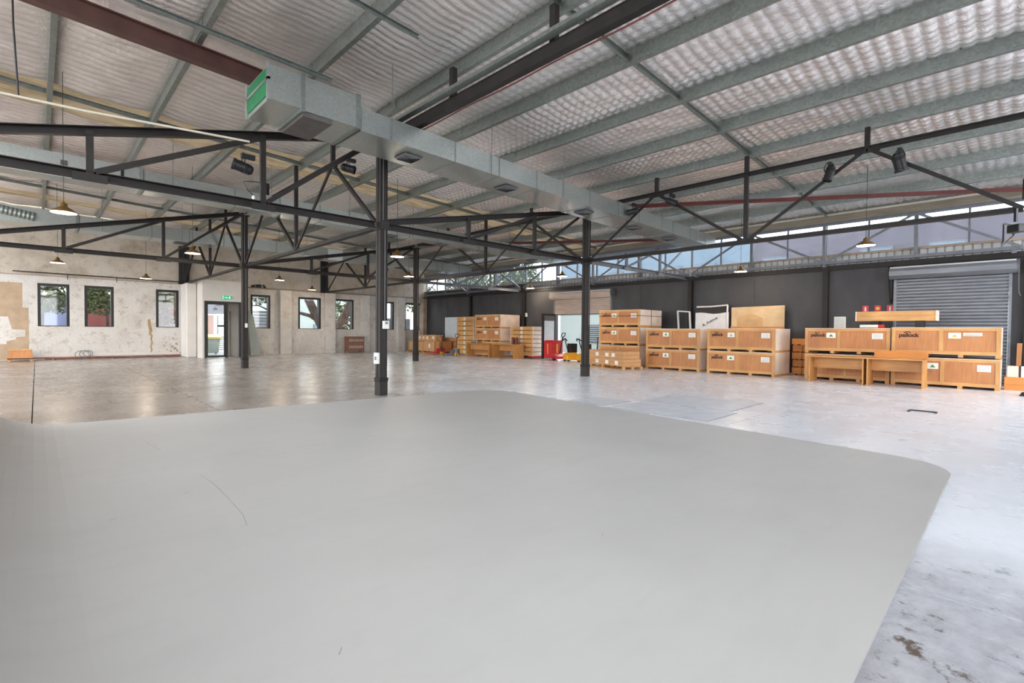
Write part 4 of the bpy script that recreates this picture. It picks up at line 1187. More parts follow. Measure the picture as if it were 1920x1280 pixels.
# ------------------------------------------------------------------ cartons and pallets
def carton(x0, x1, y0, y1, z0, z1, label, group=None, labels=1, name='carton'):
    t = thing(name, label, 'carton', ((x0 + x1) / 2, (y0 + y1) / 2, z0), 0, group)
    MB().box(x0, x1, y0, y1, z0, z1).build('box', 'cardboard', t, bevel=0.008)
    ym = (y0 + y1) / 2
    MB().box(x0 - 0.003, x1 + 0.003, ym - 0.03, ym + 0.03, z0 + 0.02, z1 + 0.003).build('tape', 'tape', t)
    for k in range(labels):
        yc = y0 + (y1 - y0) * (k + 0.6) / (labels + 0.4)
        MB().box(x0 - 0.005, x0 - 0.001, yc - 0.09, yc + 0.09, z0 + (z1 - z0) * 0.35, z0 + (z1 - z0) * 0.75).build('paper_label', 'paper', t)
    return t
def pallet(x0, x1, y0, y1, label, group=None, h=0.12):
    t = thing('pallet', label, 'pallet', ((x0 + x1) / 2, (y0 + y1) / 2, 0), 0, group)
    n = 7
    for k in range(n):
        yy = y0 + (y1 - y0 - 0.1) * k / (n - 1)
        MB().box(x0, x1, yy, yy + 0.1, h - 0.02, h).build('deck_board', 'pine', t)
    for q in (x0, (x0 + x1) / 2 - 0.04, x1 - 0.08):
        for yy in (y0, (y0 + y1) / 2 - 0.05, y1 - 0.1):
            MB().box(q, q + 0.08, yy, yy + 0.1, 0.02, h - 0.02).build('block', 'pine', t)
        MB().box(q, q + 0.08, y0, y1, 0, 0.02).build('bottom_board', 'pine', t)
    return t
pallet(17.55, 18.5, 24.62, 28.1, 'timber pallet under the big cartons in the far corner')
carton(17.6, 18.4, 26.35, 28.0, 0.12, 0.72, 'big brown carton at the left of the pallet in the far corner', 'big cartons in the far corner')
carton(17.6, 18.4, 25.1, 26.32, 0.12, 0.73, 'big brown carton in the middle of the pallet in the far corner', 'big cartons in the far corner')
o = MB().box(17.65, 18.6, 24.66, 25.06, 0.12, 0.74).build('plywood_box', 'plywood', bevel=0.006); tag(o, 'orange plywood box at the right of the far corner pallet', 'box')
carton(17.7, 18.3, 25.76, 27.2, 0.735, 1.13, 'long brown carton with white labels on top of the far corner cartons', 'top cartons in the far corner', 3)
carton(17.7, 18.25, 25.12, 25.7, 0.735, 1.15, 'square brown carton with one white label on top of the far corner cartons', 'top cartons in the far corner', 1)
o = long_box(18.75, 26.1, 24.1, 0.7, 0.95, 0.5, 'dark timber case behind the pallet jacks, uppermost of two', 'timber cases behind the pallet jacks', 'plywood')
o = long_box(18.75, 26.1, 24.1, 0.4, 0.7, 0.5, 'dark timber case behind the pallet jacks, lower of two', 'timber cases behind the pallet jacks', 'plywood')
o = long_box(18.75, 26.1, 24.1, 0.0, 0.4, 0.5, 'timber case on the floor behind the pallet jacks', 'timber cases behind the pallet jacks', 'plywood')
carton(18.5, 19.1, 28.2, 28.8, 0.0, 0.4, 'brown carton alone on the floor against the end wall pier')
# whiteboard
t = thing('panel_board', 'pale blue board standing against the black wall in the far corner', 'board', (19.45, 25.9, 0))
MB().box(19.42, 19.45, 25.2, 26.5, 0.02, 2.28).build('sheet', 'board_pale', t)
MB().box(19.45, 19.48, 25.25, 26.45, 0.0, 0.08).build('foot', 'pine', t)

def carton_pallet():
    rz = -0.32
    t = thing('pallet', 'low timber pallet carrying long flat cartons beside the raised-shutter column', 'pallet', (16.5, 11.35, 0), rz)
    for k in range(9):
        y = -1.3 + 2.5 * k / 8
        MB().box(-0.45, 0.45, y, y + 0.1, 0.1, 0.12).build('deck_board', 'pine', t, world=False)
    for q in (-0.45, -0.04, 0.37):
        for y in (-1.3, -0.05, 1.2): MB().box(q, q + 0.08, y, y + 0.1, 0.02, 0.1).build('block', 'pine', t, world=False)
        MB().box(q, q + 0.08, -1.3, 1.3, 0, 0.02).build('bottom_board', 'pine', t, world=False)
    for i, (z0, z1, l) in enumerate(((0.12, 0.4, 'lower long flat carton on the low pallet'), (0.4, 0.68, 'upper long flat carton on the low pallet'))):
        c = thing('long_carton', l, 'carton', (16.5, 11.35, z0), rz, 'long cartons on the low pallet')
        MB().box(-0.42, 0.4 - 0.05 * i, -1.28 + 0.02 * i, 1.35, 0, z1 - z0 - 0.002).build('box', 'cardboard', c, world=False, bevel=0.01)
        MB().box(-0.423, 0.36, -1.285 + 0.02 * i, 1.353, 0.13, 0.15).build('tape', 'tape', c, world=False)
        for q in (-0.95 + 0.2 * i, -0.35, 0.3):
            MB().box(-0.427, -0.42, q, q + 0.2, 0.06, 0.2).build('paper_label', 'paper', c, world=False)
carton_pallet()

# ------------------------------------------------------------------ pallet jacks and stackers
def pallet_jack(loc, rz, label, body='grey_plastic', fork='grey_steel', wheel='yellow_paint'):
    t = thing('pallet_jack', label, 'pallet jack', loc, rz, 'pallet jacks in the far corner')
    for s in (-1, 1):
        f = MB().box(0.1, 1.2, s * 0.2 - 0.075, s * 0.2 + 0.075, 0.06, 0.1)
        f.yplate([(1.2, 0.06), (1.2, 0.1), (1.28, 0.07)], s * 0.2 - 0.075, s * 0.2 + 0.075)
        f.build('fork', fork, t, world=False)
        MB().cyl((1.1, s * 0.2 - 0.05, 0.045), (1.1, s * 0.2 + 0.05, 0.045), 0.045, n=14).build('roller', wheel, t, world=False)
    MB().yplate([(0.1, 0.06), (0.1, 0.3), (0.02, 0.36), (-0.04, 0.34), (-0.02, 0.06)], -0.27, 0.27).build('bridge', fork, t, world=False)
    MB().cyl((-0.08, 0, 0.1), (-0.08, 0, 0.45), 0.06, n=14).build('pump', body, t, world=False)
    for s in (-1, 1):
        MB().cyl((-0.08, s * 0.06 - 0.03, 0.09), (-0.08, s * 0.06 + 0.03, 0.09), 0.09, n=16).build('steer_wheel', wheel, t, world=False)
    MB().cyl((-0.08, 0, 0.4), (-0.16, 0, 1.05), 0.022, n=10).build('tiller', 'black_metal', t, world=False)
    MB().tube([(-0.16, 0, 1.02), (-0.165, 0.1, 1.06), (-0.18, 0.15, 1.15), (-0.185, 0.12, 1.22), (-0.185, -0.12, 1.22), (-0.18, -0.15, 1.15), (-0.165, -0.1, 1.06), (-0.16, 0, 1.02)], 0.014, 8).build('handle_loop', 'black_metal', t, world=False)
    return t
pallet_jack((17.3, 24.0, 0), 1.45, 'pallet jack with red forks pushed under the far corner pallet', 'black_metal', 'red_paint')
pallet_jack((16.85, 22.0, 0), 1.5, 'grey pallet jack with yellow wheels beside the far left desk', 'grey_plastic', 'grey_steel')

def stacker():
    t = thing('pallet_stacker', 'red electric pallet stacker with a tall dark mast by the raised shutter', 'stacker', (18.55, 16.35, 0), -0.15)
    # mast at -?; local x towards right of picture (-Y world) is local -y
    MB().box(-0.33, 0.33, 0.2, 0.26, 0.05, 2.2).build('mast_screen', 'board_pale', t, world=False)
    for s in (-1, 1):
        MB().chan((s * 0.36, 0.26, 0.04), (s * 0.36, 0.26, 2.3), 0.07, 0.13, 0.012, (0, 1, 0), flip=s).build('mast_rail', 'dark_steel', t, world=False)
    MB().box(-0.4, 0.4, 0.2, 0.33, 2.22, 2.3).build('mast_head', 'dark_steel', t, world=False)
    MB().box(-0.33, 0.33, 0.18, 0.2, 1.95, 2.2).build('head_grille', 'duct_lining', t, world=False)
    MB().yplate([(-0.36, 0.1), (0.36, 0.1), (0.36, 0.86), (0.28, 0.98), (-0.28, 0.98), (-0.36, 0.86)], -0.42, 0.16).build('power_cover', 'red_paint', t, world=False)
    MB().xplate([(-0.86, 0.08), (-0.4, 0.08), (-0.4, 0.34), (-0.66, 0.32), (-0.86, 0.2)], -0.38, 0.38).build('drive_hood', 'red_paint', t, world=False)
    MB().box(-0.05, 0.05, -0.425, -0.42, 0.3, 0.8).build('hood_stripe', 'print_yellow', t, world=False)
    MB().box(-0.37, -0.362, -0.16, -0.1, 0.3, 0.8).build('side_stripe', 'print_yellow', t, world=False)
    for s in (-1, 1):
        MB().box(s * 0.28 - 0.08, s * 0.28 + 0.08, 0.26, 1.45, 0.06, 0.12).build('fork', 'red_paint', t, world=False)
        MB().cyl((s * 0.28 - 0.04, 1.35, 0.05), (s * 0.28 + 0.04, 1.35, 0.05), 0.05, n=14).build('roller', 'rubber', t, world=False)
        MB().cyl((s * 0.34 - 0.04, -0.6, 0.1), (s * 0.34 + 0.04, -0.6, 0.1), 0.1, n=16).build('wheel', 'rubber', t, world=False)
    MB().cyl((0.1, -0.5, 0.3), (0.1, -0.72, 1.15), 0.028, n=10).build('tiller', 'black_metal', t, world=False)
    MB().tube([(0.1, -0.7, 1.12), (0.2, -0.74, 1.2), (0.2, -0.8, 1.34), (0.0, -0.8, 1.34), (0.0, -0.74, 1.2), (0.1, -0.7, 1.12)], 0.025, 8).build('handle_loop', 'black_metal', t, world=False)
    MB().cyl((-0.25, 0.35, 0.1), (-0.25, 0.35, 0.45), 0.05, n=12).build('lift_ram', 'dark_steel', t, world=False)
stacker()
def rider(loc, rz, label):
    t = thing('walkie_truck', label, 'pallet truck', loc, rz, 'yellow trucks at the open doorway')
    MB().yplate([(-0.3, 0.06), (0.3, 0.06), (0.3, 0.3), (0.15, 0.42), (-0.2, 0.42), (-0.3, 0.3)], -0.25, 0.25).build('hood', 'yellow_paint', t, world=False, bevel=0.02)
    MB().box(-0.25, 0.1, -0.2, 0.2, 0.42, 0.85).build('battery_case', 'dark_steel', t, world=False, bevel=0.02)
    MB().cyl((0.12, 0, 0.4), (0.3, 0, 1.0), 0.025, n=10).build('tiller', 'black_metal', t, world=False)
    MB().tube([(0.3, -0.22, 0.98), (0.36, -0.12, 1.08), (0.3, 0, 1.04), (0.36, 0.12, 1.08), (0.3, 0.22, 0.98)], 0.03, 8).build('handlebar', 'black_metal', t, world=False)
    for s in (-1, 1):
        MB().cyl((0.2, s * 0.2 - 0.03, 0.09), (0.2, s * 0.2 + 0.03, 0.09), 0.09, n=14).build('wheel', 'rubber', t, world=False)
        MB().box(-1.1, -0.3, s * 0.16 - 0.07, s * 0.16 + 0.07, 0.05, 0.1).build('fork', 'yellow_paint', t, world=False)
rider((18.4, 15.0, 0), 2.7, 'yellow powered pallet truck with black handles left in the open doorway')
rider((18.45, 14.2, 0), 2.7, 'yellow powered pallet truck with black handles right in the open doorway')
def trestle():
    t = thing('trestle', 'black folding trestle standing in the doorway behind the cartons', 'trestle', (18.6, 13.2, 0), 0.5)
    MB().box(-0.03, 0.03, -0.35, 0.35, 1.12, 1.17).build('beam', 'black_metal', t, world=False)
    for s in (-1, 1):
        for q in (-1, 1):
            MB().bar((0, s * 0.3, 1.13), (q * 0.25, s * 0.34, 0.0), 0.035, 0.035).build('leg', 'black_metal', t, world=False)
        MB().bar((-0.12, s * 0.32, 0.55), (0.12, s * 0.32, 0.55), 0.02, 0.03).build('brace', 'black_metal', t, world=False)
trestle()

# ------------------------------------------------------------------ boards leaning on the black wall
t = thing('wrapped_board', 'white board wrapped in plastic with handwriting, leaning on the black wall', 'board', (19.4, 8.6, 0))
m = MB()
ys = np.linspace(7.95, 9.28, 14)
top = [2.2 + 0.03 * math.sin(5 * y) for y in ys]
m.xplate([(9.28, 0.0), (7.95, 0.0)] + [(y, z) for y, z in zip(ys, top)], 19.36, 19.42)
m.build('sheet', 'wrap_white', t)
for a, b in (((19.35, 9.22, 2.46), (19.35, 7.98, 2.5)), ((19.35, 7.98, 2.5), (19.35, 7.96, 1.2))):
    MB().tube([a, ((a[0] + b[0]) / 2, (a[1] + b[1]) / 2 + 0.03, (a[2] + b[2]) / 2 - 0.02), b], 0.035, 8).build('foam_edge', 'wrap_white', t)
MB().box(19.42, 19.44, 7.98, 9.24, 0.0, 2.5).build('backing', 'strap_black', t)
me = text_mesh('A. Avenue', 0.16, 0.001, 0.002); me.materials.append(M['print_black'])
o = bpy.data.objects.new('handwriting', me); COL.objects.link(o); o.parent = t
o.matrix_local = Matrix.Translation(Vector((19.355, 8.95, 1.66)) - t.location) @ FACE_NX.to_4x4() @ Matrix.Rotation(0.5, 4, 'Z')
t = thing('plywood_board', 'pale plywood board with a faint arched drawing, leaning on the black wall', 'board', (19.4, 6.9, 0))
MB().xplate([(7.84, 0.0), (5.96, 0.0), (5.96, 2.43), (7.84, 2.4)], 19.38, 19.42).build('sheet', 'pale_ply', t)
MB().box(19.375, 19.38, 6.7, 7.62, 1.2, 1.98).build('drawing_sheet', 'print_brown', t)
arc = [(6.7 + 0.92 * k / 12, 1.98 + 0.16 * math.sin(PI * k / 12)) for k in range(13)]
MB().xplate([(6.7, 1.98)] + arc[1:-1] + [(7.62, 1.98)], 19.375, 19.38).build('drawing_arch', 'print_brown', t)
for z in (1.9, 1.82, 1.72): MB().box(19.372, 19.375, 6.9, 7.4, z, z + 0.02).build('drawing_line', 'bare_brick', t)
MB().box(19.3, 19.38, 5.96, 7.84, 1.5, 1.66).build('lower_rail', 'orange_timber', t)
t = thing('white_portal', 'thin white frame leaning on the black wall behind the crate stacks', 'frame', (19.4, 9.8, 0))
for a, b in (((19.3, 10.02, 2.31), (19.3, 9.86, 0.02)), ((19.3, 10.02, 2.31), (19.3, 9.5, 2.27)), ((19.3, 9.5, 2.27), (19.3, 9.36, 0.02))):
    MB().bar(a, b, 0.05, 0.08, (1, 0, 0)).build('rail', 'wrap_white', t)

# ------------------------------------------------------------------ signs on the black wall
def fire_sign(y, label, kind):
    t = thing('fire_sign', label, 'sign', (19.6, y, 2.25), 0, 'red fire signs on the black wall')
    MB().box(19.63, 19.648, y - 0.085, y + 0.085, 2.14, 2.35).build('plate', 'sign_red', t)
    if kind == 'ext':
        MB().box(19.626, 19.63, y - 0.02, y + 0.02, 2.17, 2.29).cyl((19.63, y, 2.3), (19.626, y, 2.3), 0.018).build('extinguisher_mark', 'paper', t)
    else:
        MB().cyl((19.63, y, 2.25), (19.626, y, 2.25), 0.055, n=18).build('reel_mark', 'yellow_paint', t)
fire_sign(3.60, 'red fire sign with a white mark, left of three behind the pine box', 'ext')
fire_sign(3.27, 'red fire sign with a round orange mark, middle of three behind the pine box', 'reel')
fire_sign(2.95, 'red fire sign with a white mark, right of three beside the closed shutter', 'ext')
t = thing('notice', 'white printed notice fixed to the black wall above the long crates', 'notice', (19.6, 4.3, 1.5))
MB().box(19.64, 19.648, 4.14, 4.48, 1.52, 2.0).build('sheet', 'paper', t)
m = MB()
for k in range(8): m.box(19.637, 19.64, 4.18, 4.44, 1.58 + k * 0.05, 1.595 + k * 0.05)
m.build('printed_lines', 'print_grey', t)
t = thing('switch_box', 'small white switch box on the wall post left of the raised shutter', 'switch', (19.45, 19.1, 2.3))
MB().box(19.42, 19.5, 18.98, 19.1, 2.22, 2.42).build('case', 'white_plastic', t, bevel=0.01)
MB().box(19.41, 19.42, 19.02, 19.06, 2.28, 2.36).build('rocker', 'grey_plastic', t)

# timber and oddments at the right edge
for i, (x, y0, y1, z0, z1, l) in enumerate(((18.1, -0.6, 0.3, 0.0, 0.14, 'lowest timber beam at the right end of the crates'), (18.1, -0.9, 0.3, 0.14, 0.34, 'wider timber beam on top at the right end of the crates'))):
    o = MB().box(x, x + 0.3, y0, y1, z0, z1).build('timber_beam', 'orange_timber', bevel=0.006); tag(o, l, 'timber', 'timber at the right edge')
t = thing('strapped_offcuts', 'short strapped plywood offcuts on the timber beams at the right edge', 'offcuts', (18.2, 0.05, 0.34))
MB().box(18.12, 18.36, -0.15, 0.25, 0.34, 0.62).build('block', 'plywood_lit', t)
MB().box(18.11, 18.37, 0.0, 0.04, 0.335, 0.63).build('strap', 'strap_black', t)
o = MB().bar((19.25, 0.06, 0.0), (19.42, 0.04, 1.2), 0.03, 0.1).build('leaning_plank', 'plywood'); tag(o, 'reddish plank leaning beside the closed shutter', 'plank')
t = thing('wheel_chock', 'small black rubber chock on the floor at the right edge', 'chock', (16.6, -0.08, 0))
MB().xplate([(-0.2, 0.0), (0.02, 0.0), (-0.02, 0.08), (-0.2, 0.12)], 16.5, 16.68).build('wedge', 'rubber', t)
MB().tube([(16.59, -0.2, 0.1), (16.59, -0.28, 0.14), (16.59, -0.3, 0.05)], 0.01, 6).build('rope', 'strap_black', t)
o = thing('drop_cable', 'black cables dropping down the black wall beside the fire signs', 'cable', (19.6, 2.95, 2.2))
MB().tube([(19.58, 3.0, 3.6), (19.57, 2.98, 3.0), (19.58, 2.93, 2.4)], 0.018, 6).build('cable', 'rubber', o)
MB().tube([(19.58, 2.92, 3.62), (19.57, 2.88, 3.0), (19.58, 2.9, 2.4)], 0.014, 6).build('cable', 'rubber', o)

# ------------------------------------------------------------------ things by the end wall
def carved_chest():
    x0, x1, y0, y1, h = 13.62, 14.68, 28.45, 28.95, 1.0
    t = thing('carved_chest', 'carved wooden chest of drawers below the sixth end-wall window', 'chest', ((x0 + x1) / 2, (y0 + y1) / 2, 0))
    MB().box(x0, x1, y0, y1, 0.1, h - 0.03).build('carcass', 'dark_carved', t)
    MB().box(x0 - 0.02, x1 + 0.02, y0 - 0.02, y1, h - 0.03, h).build('top', 'dark_carved', t)
    for k in range(2):
        z = 0.18 + k * 0.4
        d = MB().box(x0 + 0.05, x1 - 0.05, y0 - 0.02, y0, z, z + 0.36).build('drawer', 'dark_carved', t)
        m = MB()
        for q in range(8):
            xc = x0 + 0.12 + q * (x1 - x0 - 0.24) / 7
            m.lathe([(0.0, -0.09), (0.03, -0.05), (0.045, 0.0), (0.03, 0.06), (0.0, 0.1)], (xc, y0 - 0.02, z + 0.18), 6)
        m.v = [(x, y0 - 0.02 + (y - y0 + 0.02) * 0.3, zz) for x, y, zz in m.v]
        m.build('carving', 'carved_pale', d)
    for xx in (x0, x1 - 0.08):
        for yy in (y0, y1 - 0.08):
            MB().box(xx, xx + 0.08, yy, yy + 0.08, 0, 0.1).build('foot', 'dark_carved', t)
carved_chest()
def low_trunk():
    t = thing('storage_chest', 'low orange timber chest on a dark base by the tan brick patch', 'chest', (-0.5, 28.6, 0))
    MB().box(-0.86, -0.1, 28.35, 28.85, 0.08, 0.12).build('base', 'dark_steel', t)
    MB().yplate([(-0.84, 0.12), (-0.12, 0.12), (-0.15, 0.46), (-0.82, 0.46)], 28.38, 28.82).build('body', 'plywood', t)
    MB().box(-0.84, -0.12, 28.36, 28.84, 0.44, 0.48).build('rim', 'pine', t)
    for x in (-0.84, -0.2):
        MB().box(x, x + 0.08, 28.37, 28.83, 0, 0.08).build('runner', 'orange_timber', t)
low_trunk()
t = thing('cable_coil', 'loose coil of dark cable lying against the foot of the end wall', 'cable', (1.55, 28.9, 0))
for k in range(3):
    pts = [(1.45 + 0.1 * k + (0.24 - 0.04 * k) * math.cos(a), 28.98, 0.2 + 0.02 * k + (0.17 - 0.02 * k) * math.sin(a)) for a in [2 * PI * i / 24 for i in range(25)]]
    MB().tube(pts, 0.013, 6).build('loop', 'fence_grey', t)
MB().tube([(1.9, 28.98, 0.1), (3.2, 29.0, 0.05), (4.6, 29.1, 0.04)], 0.013, 6).build('tail', 'fence_grey', t)
o = thing('wall_pipe', 'red brown pipe running along the foot of the end wall', 'pipe', (2.5, 29.15, 0.05))
MB().cyl((-0.1, 29.16, 0.08), (5.1, 29.16, 0.08), 0.035).build('pipe', 'skirting_red', o)
for x in (0.5, 2.5, 4.5): MB().box(x - 0.03, x + 0.03, 29.1, 29.22, 0, 0.12).build('clip', 'skirting_red', o)
t = thing('sheet_metal', 'grey metal sheets leaning against the end wall right of the lobby', 'metal sheet', (8.5, 29.0, 0))
for k in range(3):
    x = 8.28 + 0.1 * k
    MB().add([(x, 28.75 + 0.1 * k, 0), (x + 0.32, 28.75 + 0.1 * k, 0), (x + 0.06, 29.2, 2.4 - 0.15 * k), (x - 0.06, 29.2, 2.4 - 0.15 * k), (x, 28.77 + 0.1 * k, 0), (x + 0.32, 28.77 + 0.1 * k, 0), (x + 0.06, 29.22, 2.4 - 0.15 * k), (x - 0.06, 29.22, 2.4 - 0.15 * k)],
             [(0, 1, 2, 3), (7, 6, 5, 4), (0, 4, 5, 1), (1, 5, 6, 2), (2, 6, 7, 3), (3, 7, 4, 0)]).build('sheet', 'galvanised', t)
# dark fixings left on the wall above the fourth window
t = thing('wall_fixings', 'row of small dark brackets left on the end wall above the fourth window', 'bracket', (8.8, 29.3, 3.75))
for x, w, h in ((8.48, 0.1, 0.1), (8.6, 0.05, 0.14), (8.72, 0.06, 0.16), (8.82, 0.06, 0.16), (8.92, 0.05, 0.15), (9.1, 0.05, 0.12)):
    MB().box(x, x + w, 29.3, 29.38, 3.7, 3.7 + h).build('bracket', 'dark_steel', t)
MB().bar((9.08, 29.34, 3.86), (9.22, 29.34, 3.68), 0.05, 0.05).build('arm', 'dark_steel', t)
MB().box(8.3, 19.2, 29.28, 29.32, 3.655, 3.68).build('rail', 'dark_steel', t)

# ------------------------------------------------------------------ outside
def outside():
    g = MB().box(-60, 80, -60, 110, -0.5, -0.26).build('ground_outside', 'asphalt'); struct(g, 'pale paved ground outside the hall')
    yard = MB().box(20.0, 80, -60, 110, -0.26, -0.02).build('yard_outside', 'asphalt'); struct(yard, 'pale yard outside the raised shutter')
    lane = MB().box(-60, 20, 29.75, 110, -0.26, -0.02).build('lane_outside', 'asphalt'); struct(lane, 'pale lane outside the end wall')
    # neighbour across the yard
    t = thing('neighbour_building', 'long pale and purple grey building seen through the clerestory', 'building', (27, 10, 0))
    MB().box(27, 33, -8, 23, -0.02, 3.0).build('wall', 'neighbour_white', t)
    MB().box(27.02, 33, -8, 10.0, 3.0, 6.2).build('upper_wall', 'neighbour_dark', t)
    MB().box(27.02, 33, 10.0, 23, 3.0, 6.4).build('upper_wall', 'neighbour_blue', t)
    MB().box(26.8, 33, -8, 23, 2.95, 3.1).build('ledge', 'neighbour_white', t)
    for y in (-3, -1.2, 1.6, 4.0, 8.2, 11.8, 13.8, 15.8, 17.8, 19.8):
        w = MB().box(26.97, 27.05, y, y + 1.2, 4.2, 5.3).build('window', 'fence_grey', t)
        MB().box(26.95, 26.97, y + 0.08, y + 1.12, 4.28, 5.22).build('pane', 'neighbour_blue', w)
    lv = MB().box(26.95, 27.02, 17.6, 21.0, 0.7, 1.9).build('louvre_frame', 'fence_grey', t)
    for k in range(8):
        MB().bar((26.93, 17.65, 0.8 + k * 0.14), (26.93, 20.95, 0.8 + k * 0.14), 0.07, 0.02, (0.6, 0, 1)).build('louvre_blade', 'neighbour_white', lv)
    MB().cyl((26.9, 17.2, 0), (26.9, 17.2, 3.0), 0.06).build('downpipe', 'neighbour_white', t)
    MB().box(26.0, 27, 15.9, 16.6, 0, 0.9).build('bench', 'neighbour_white', t)
    # houses behind the end wall
    t = thing('blue_house', 'pale blue rendered house seen through the first window', 'house', (-1, 40, 0))
    MB().box(-6, 1.5, 40, 46, -0.02, 3.3).build('wall', 'house_blue', t)
    MB().box(-6.2, 1.7, 39.8, 46, 3.3, 3.5).build('parapet', 'neighbour_white', t)
    t = thing('red_house', 'red brick house seen through the second and third windows', 'house', (4, 38, 0))
    MB().box(2.0, 7.5, 39, 45, -0.02, 3.0).build('wall', 'house_red', t)
    MB().yplate([(1.8, 3.0), (7.7, 3.0), (6.8, 4.2), (2.6, 4.2)], 38.8, 45).build('roof', 'house_orange', t)
    w = MB().box(5.6, 6.6, 38.96, 39.02, 1.0, 2.2).build('window', 'neighbour_white', t)
    MB().box(5.68, 6.52, 38.94, 38.96, 1.08, 2.12).build('pane', 'fence_grey', w)
    t = thing('orange_pillar', 'orange brick gate pillar seen through the glass door', 'pillar', (7.55, 34, 0))
    MB().box(7.3, 7.72, 34, 34.4, -0.02, 2.2).build('shaft', 'house_orange', t)
    MB().box(7.25, 7.77, 33.95, 34.45, 2.2, 2.3).build('capstone', 'render_white', t)
    t = thing('slatted_gate', 'white slatted gate outside the glass door', 'gate', (9.2, 34, 0))
    for x in (7.9, 11.4): MB().box(x, x + 0.08, 34, 34.08, -0.02, 2.2).build('post', 'fence_grey', t)
    for k in range(17): MB().box(7.98, 11.4, 34.02, 34.05, 0.1 + k * 0.125, 0.18 + k * 0.125).build('slat', 'neighbour_white', t)
    t = thing('wheelie_bin', 'grey green bin with a yellow lid outside the glass door', 'bin', (6.95, 31.0, 0))
    MB().add([(6.72, 30.75, 0.05), (7.18, 30.75, 0.05), (7.18, 31.25, 0.05), (6.72, 31.25, 0.05), (6.62, 30.68, 0.85), (7.28, 30.68, 0.85), (7.28, 31.35, 0.85), (6.62, 31.35, 0.85)],
             [(0, 3, 2, 1), (4, 5, 6, 7), (0, 1, 5, 4), (1, 2, 6, 5), (2, 3, 7, 6), (3, 0, 4, 7)]).build('body', 'bin_green', t)
    MB().xplate([(30.62, 0.85), (31.4, 0.85), (31.38, 1.06), (31.0, 1.08), (30.62, 0.95)], 6.58, 7.32).build('lid', 'bin_yellow', t)
    for x in (6.7, 7.2): MB().cyl((x - 0.03, 31.3, 0.08), (x + 0.03, 31.3, 0.08), 0.1, n=14).build('wheel', 'rubber', t)
    t = thing('white_villa', 'white building with grey windows seen behind the big tree trunk', 'building', (16, 46, 0))
    MB().box(12.8, 22.0, 46, 52, -0.02, 4.2).build('wall', 'neighbour_white', t)
    for x in (16.2, 18.6):
        for z in (0.9, 2.5):
            w = MB().box(x, x + 1.0, 45.95, 46.02, z, z + 1.0).build('window', 'fence_grey', t)
            MB().box(x + 0.08, x + 0.92, 45.93, 45.95, z + 0.08, z + 0.92).build('pane', 'neighbour_blue', w)
    t = thing('paling_fence', 'grey slatted fence seen through the fourth window', 'fence', (11, 33, 0))
    for k in range(13): MB().box(9.5, 12.4, 33.0, 33.03, 0.1 + k * 0.19, 0.25 + k * 0.19).build('slat', 'fence_grey', t)
    for x in (9.5, 12.3): MB().box(x, x + 0.1, 33.03, 33.12, -0.02, 2.6).build('post', 'fence_grey', t)
    t = thing('shed', 'dark ribbed shed seen through the seventh window', 'shed', (22, 37, 0))
    MB().box(19.6, 23.4, 37, 39, -0.02, 2.4).build('wall', 'fence_grey', t)
    for k in range(16): MB().box(19.6 + k * 0.24, 19.66 + k * 0.24, 36.96, 37.0, 0, 2.4).build('rib', 'fence_grey', t)
outside()

def leaves(n, c, r, size, seed):
    rg = np.random.RandomState(seed)
    d = rg.normal(size=(n, 3)); d /= np.linalg.norm(d, axis=1)[:, None]
    p = d * (rg.rand(n, 1) ** 0.45) * np.array(r) + np.array(c)
    a = rg.normal(size=(n, 3)); a /= np.linalg.norm(a, axis=1)[:, None]
    b = np.cross(a, rg.normal(size=(n, 3))); b /= np.linalg.norm(b, axis=1)[:, None]
    s = size * (0.6 + 0.8 * rg.rand(n, 1))
    v = np.stack([p - a * s, p + b * s * 0.45, p + a * s, p - b * s * 0.45], 1).reshape(-1, 3)
    mb = MB(); mb.v = [tuple(q) for q in v]; mb.f = [(4 * i, 4 * i + 1, 4 * i + 2, 4 * i + 3) for i in range(n)]
    return mb
def tree(base, limbs, crowns, label, mat='leaf', trunk_r=0.3, seed=1, size=0.14, group=None):
    t = thing('tree', label, 'tree', base, 0, group)
    bx, by, bz = base
    for pts, r0, r1 in limbs:
        n = len(pts)
        MB().tube([(bx + x, by + y, bz + z) for x, y, z in pts], [r0 + (r1 - r0) * i / (n - 1) for i in range(n)], 10).build('limb', 'bark', t, smooth=True)
    for k, (c, r, n) in enumerate(crowns):
        o = leaves(n, (bx + c[0], by + c[1], bz + c[2]), r, size, seed + k).build('foliage', mat, t)
        o['kind'] = 'stuff'
    return t
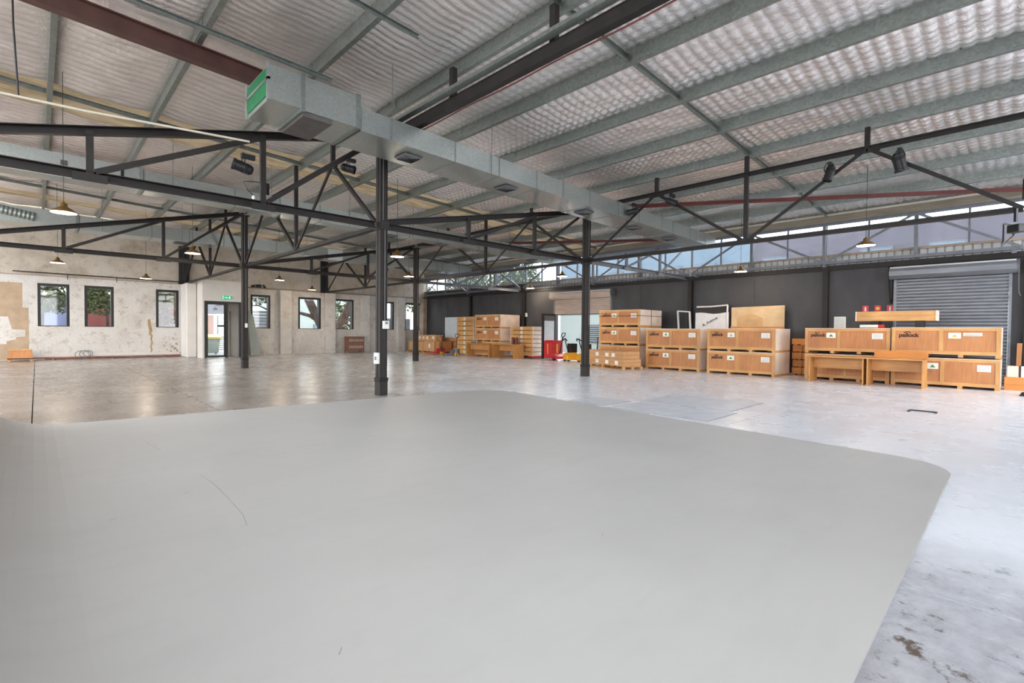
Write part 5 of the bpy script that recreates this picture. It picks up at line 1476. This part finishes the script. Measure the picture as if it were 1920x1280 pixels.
# big forked trunk behind the fifth and sixth windows
tree((14.55, 33.2, -0.02), [([(0, 0, 0), (0.0, 0, 0.7), (-0.1, 0, 1.2)], 0.5, 0.42), ([(-0.1, 0, 1.0), (-0.55, 0, 1.7), (-1.0, 0.1, 2.6), (-1.5, 0.1, 3.6)], 0.34, 0.26), ([(-0.55, 0.1, 1.9), (-1.3, 0.1, 2.35), (-2.3, 0.2, 2.6)], 0.16, 0.09),
     ([(-0.05, 0, 0.9), (0.55, 0, 1.6), (1.15, 0, 2.5), (1.7, 0.1, 3.6)], 0.32, 0.26)], [((-1.2, 0.6, 5.2), (1.6, 2.0, 1.6), 1600), ((2.2, 0.6, 5.2), (3.0, 2.0, 1.6), 2500), ((2.4, 3.0, 2.2), (1.2, 0.8, 1.6), 900)], 'large forked tree trunk leaning both ways behind the middle windows', seed=3)
tree((0.1, 34.5, -0.02), [([(0, 0, 0), (0.1, 0, 2), (0.0, 0, 4.5)], 0.12, 0.08), ([(0.1, 0, 2.2), (0.5, -0.1, 2.5), (0.7, -0.1, 3.1), (0.6, -0.1, 3.8)], 0.04, 0.025)], [((0.4, 0, 3.4), (1.0, 0.8, 1.15), 1700), ((0.5, -0.3, 2.45), (0.8, 0.4, 0.35), 260)], 'leafy tree seen through the first window', 'leaf', seed=11, size=0.1)
tree((1.9, 34.6, -0.02), [([(0, 0, 0), (0.0, 0, 2), (0.2, 0, 4.5)], 0.1, 0.06), ([(0.1, 0, 2.2), (0.5, 0, 2.5), (0.9, 0, 2.55)], 0.035, 0.02)], [((0.55, 0, 3.2), (0.85, 0.8, 1.2), 1800)], 'green tree seen through the second window', 'leaf', seed=21, size=0.1)
tree((2.9, 36.2, -0.02), [([(0, 0, 0), (0.0, 0, 2), (0.1, 0, 4.2)], 0.1, 0.06)], [((0.0, 0, 3.6), (1.5, 0.7, 0.9), 1500)], 'rust leaved tree behind the green one at the second window', 'leaf_rust', seed=25, size=0.1)
tree((5.3, 34.8, -0.02), [([(0, 0, 0), (0.0, 0, 2), (0.2, 0, 4.5)], 0.1, 0.06)], [((0.2, 0, 3.6), (0.9, 0.8, 0.9), 1300)], 'green crowned tree seen through the third window', 'leaf', seed=31, size=0.1)
tree((5.2, 36.6, -0.02), [([(0, 0, 0), (0.0, 0, 2), (0.1, 0, 4.2)], 0.1, 0.06)], [((0.3, 0, 2.3), (1.2, 0.6, 0.9), 1500)], 'rust leaved tree low in the third window', 'leaf_rust', seed=35, size=0.1)
tree((11.2, 34.6, -0.02), [([(0, 0, 0), (0.0, 0, 2), (0.2, 0, 4.2)], 0.14, 0.08), ([(0, 0, 2.6), (-0.8, -0.1, 2.95), (-1.6, -0.1, 2.9)], 0.06, 0.03)], [((-0.9, 0, 3.9), (1.3, 0.8, 0.9), 900)], 'bare branched tree above the grey slatted fence', 'leaf', seed=41)
tree((22.6, 34.6, -0.02), [([(0, 0, 0), (0.2, 0, 1.6), (0.8, 0, 2.6), (1.4, 0, 3.8)], 0.22, 0.14)], [((0.3, 0, 4.0), (2.0, 1.4, 1.2), 1600), ((0.1, -0.6, 1.1), (0.6, 0.5, 0.5), 500)], 'leaning tree with green growth at its foot behind the last window', 'leaf', seed=51)
tree((25.5, 31.2, -0.02), [([(0, 0, 0), (0.0, 0, 2.4), (0.2, 0, 5)], 0.25, 0.15)], [((0, 0, 5.0), (2.2, 1.9, 2.2), 3800)], 'bushy green tree seen through the far end of the clerestory', 'leaf', seed=61, size=0.16)
tree((26.5, 27.1, -0.02), [([(0, 0, 0), (0.0, 0, 2.4), (0.2, 0, 5)], 0.25, 0.15)], [((0, 0, 5.2), (1.8, 2.0, 2.0), 3200)], 'olive green tree beside the neighbour building, seen through the clerestory', 'leaf', seed=71, size=0.16)
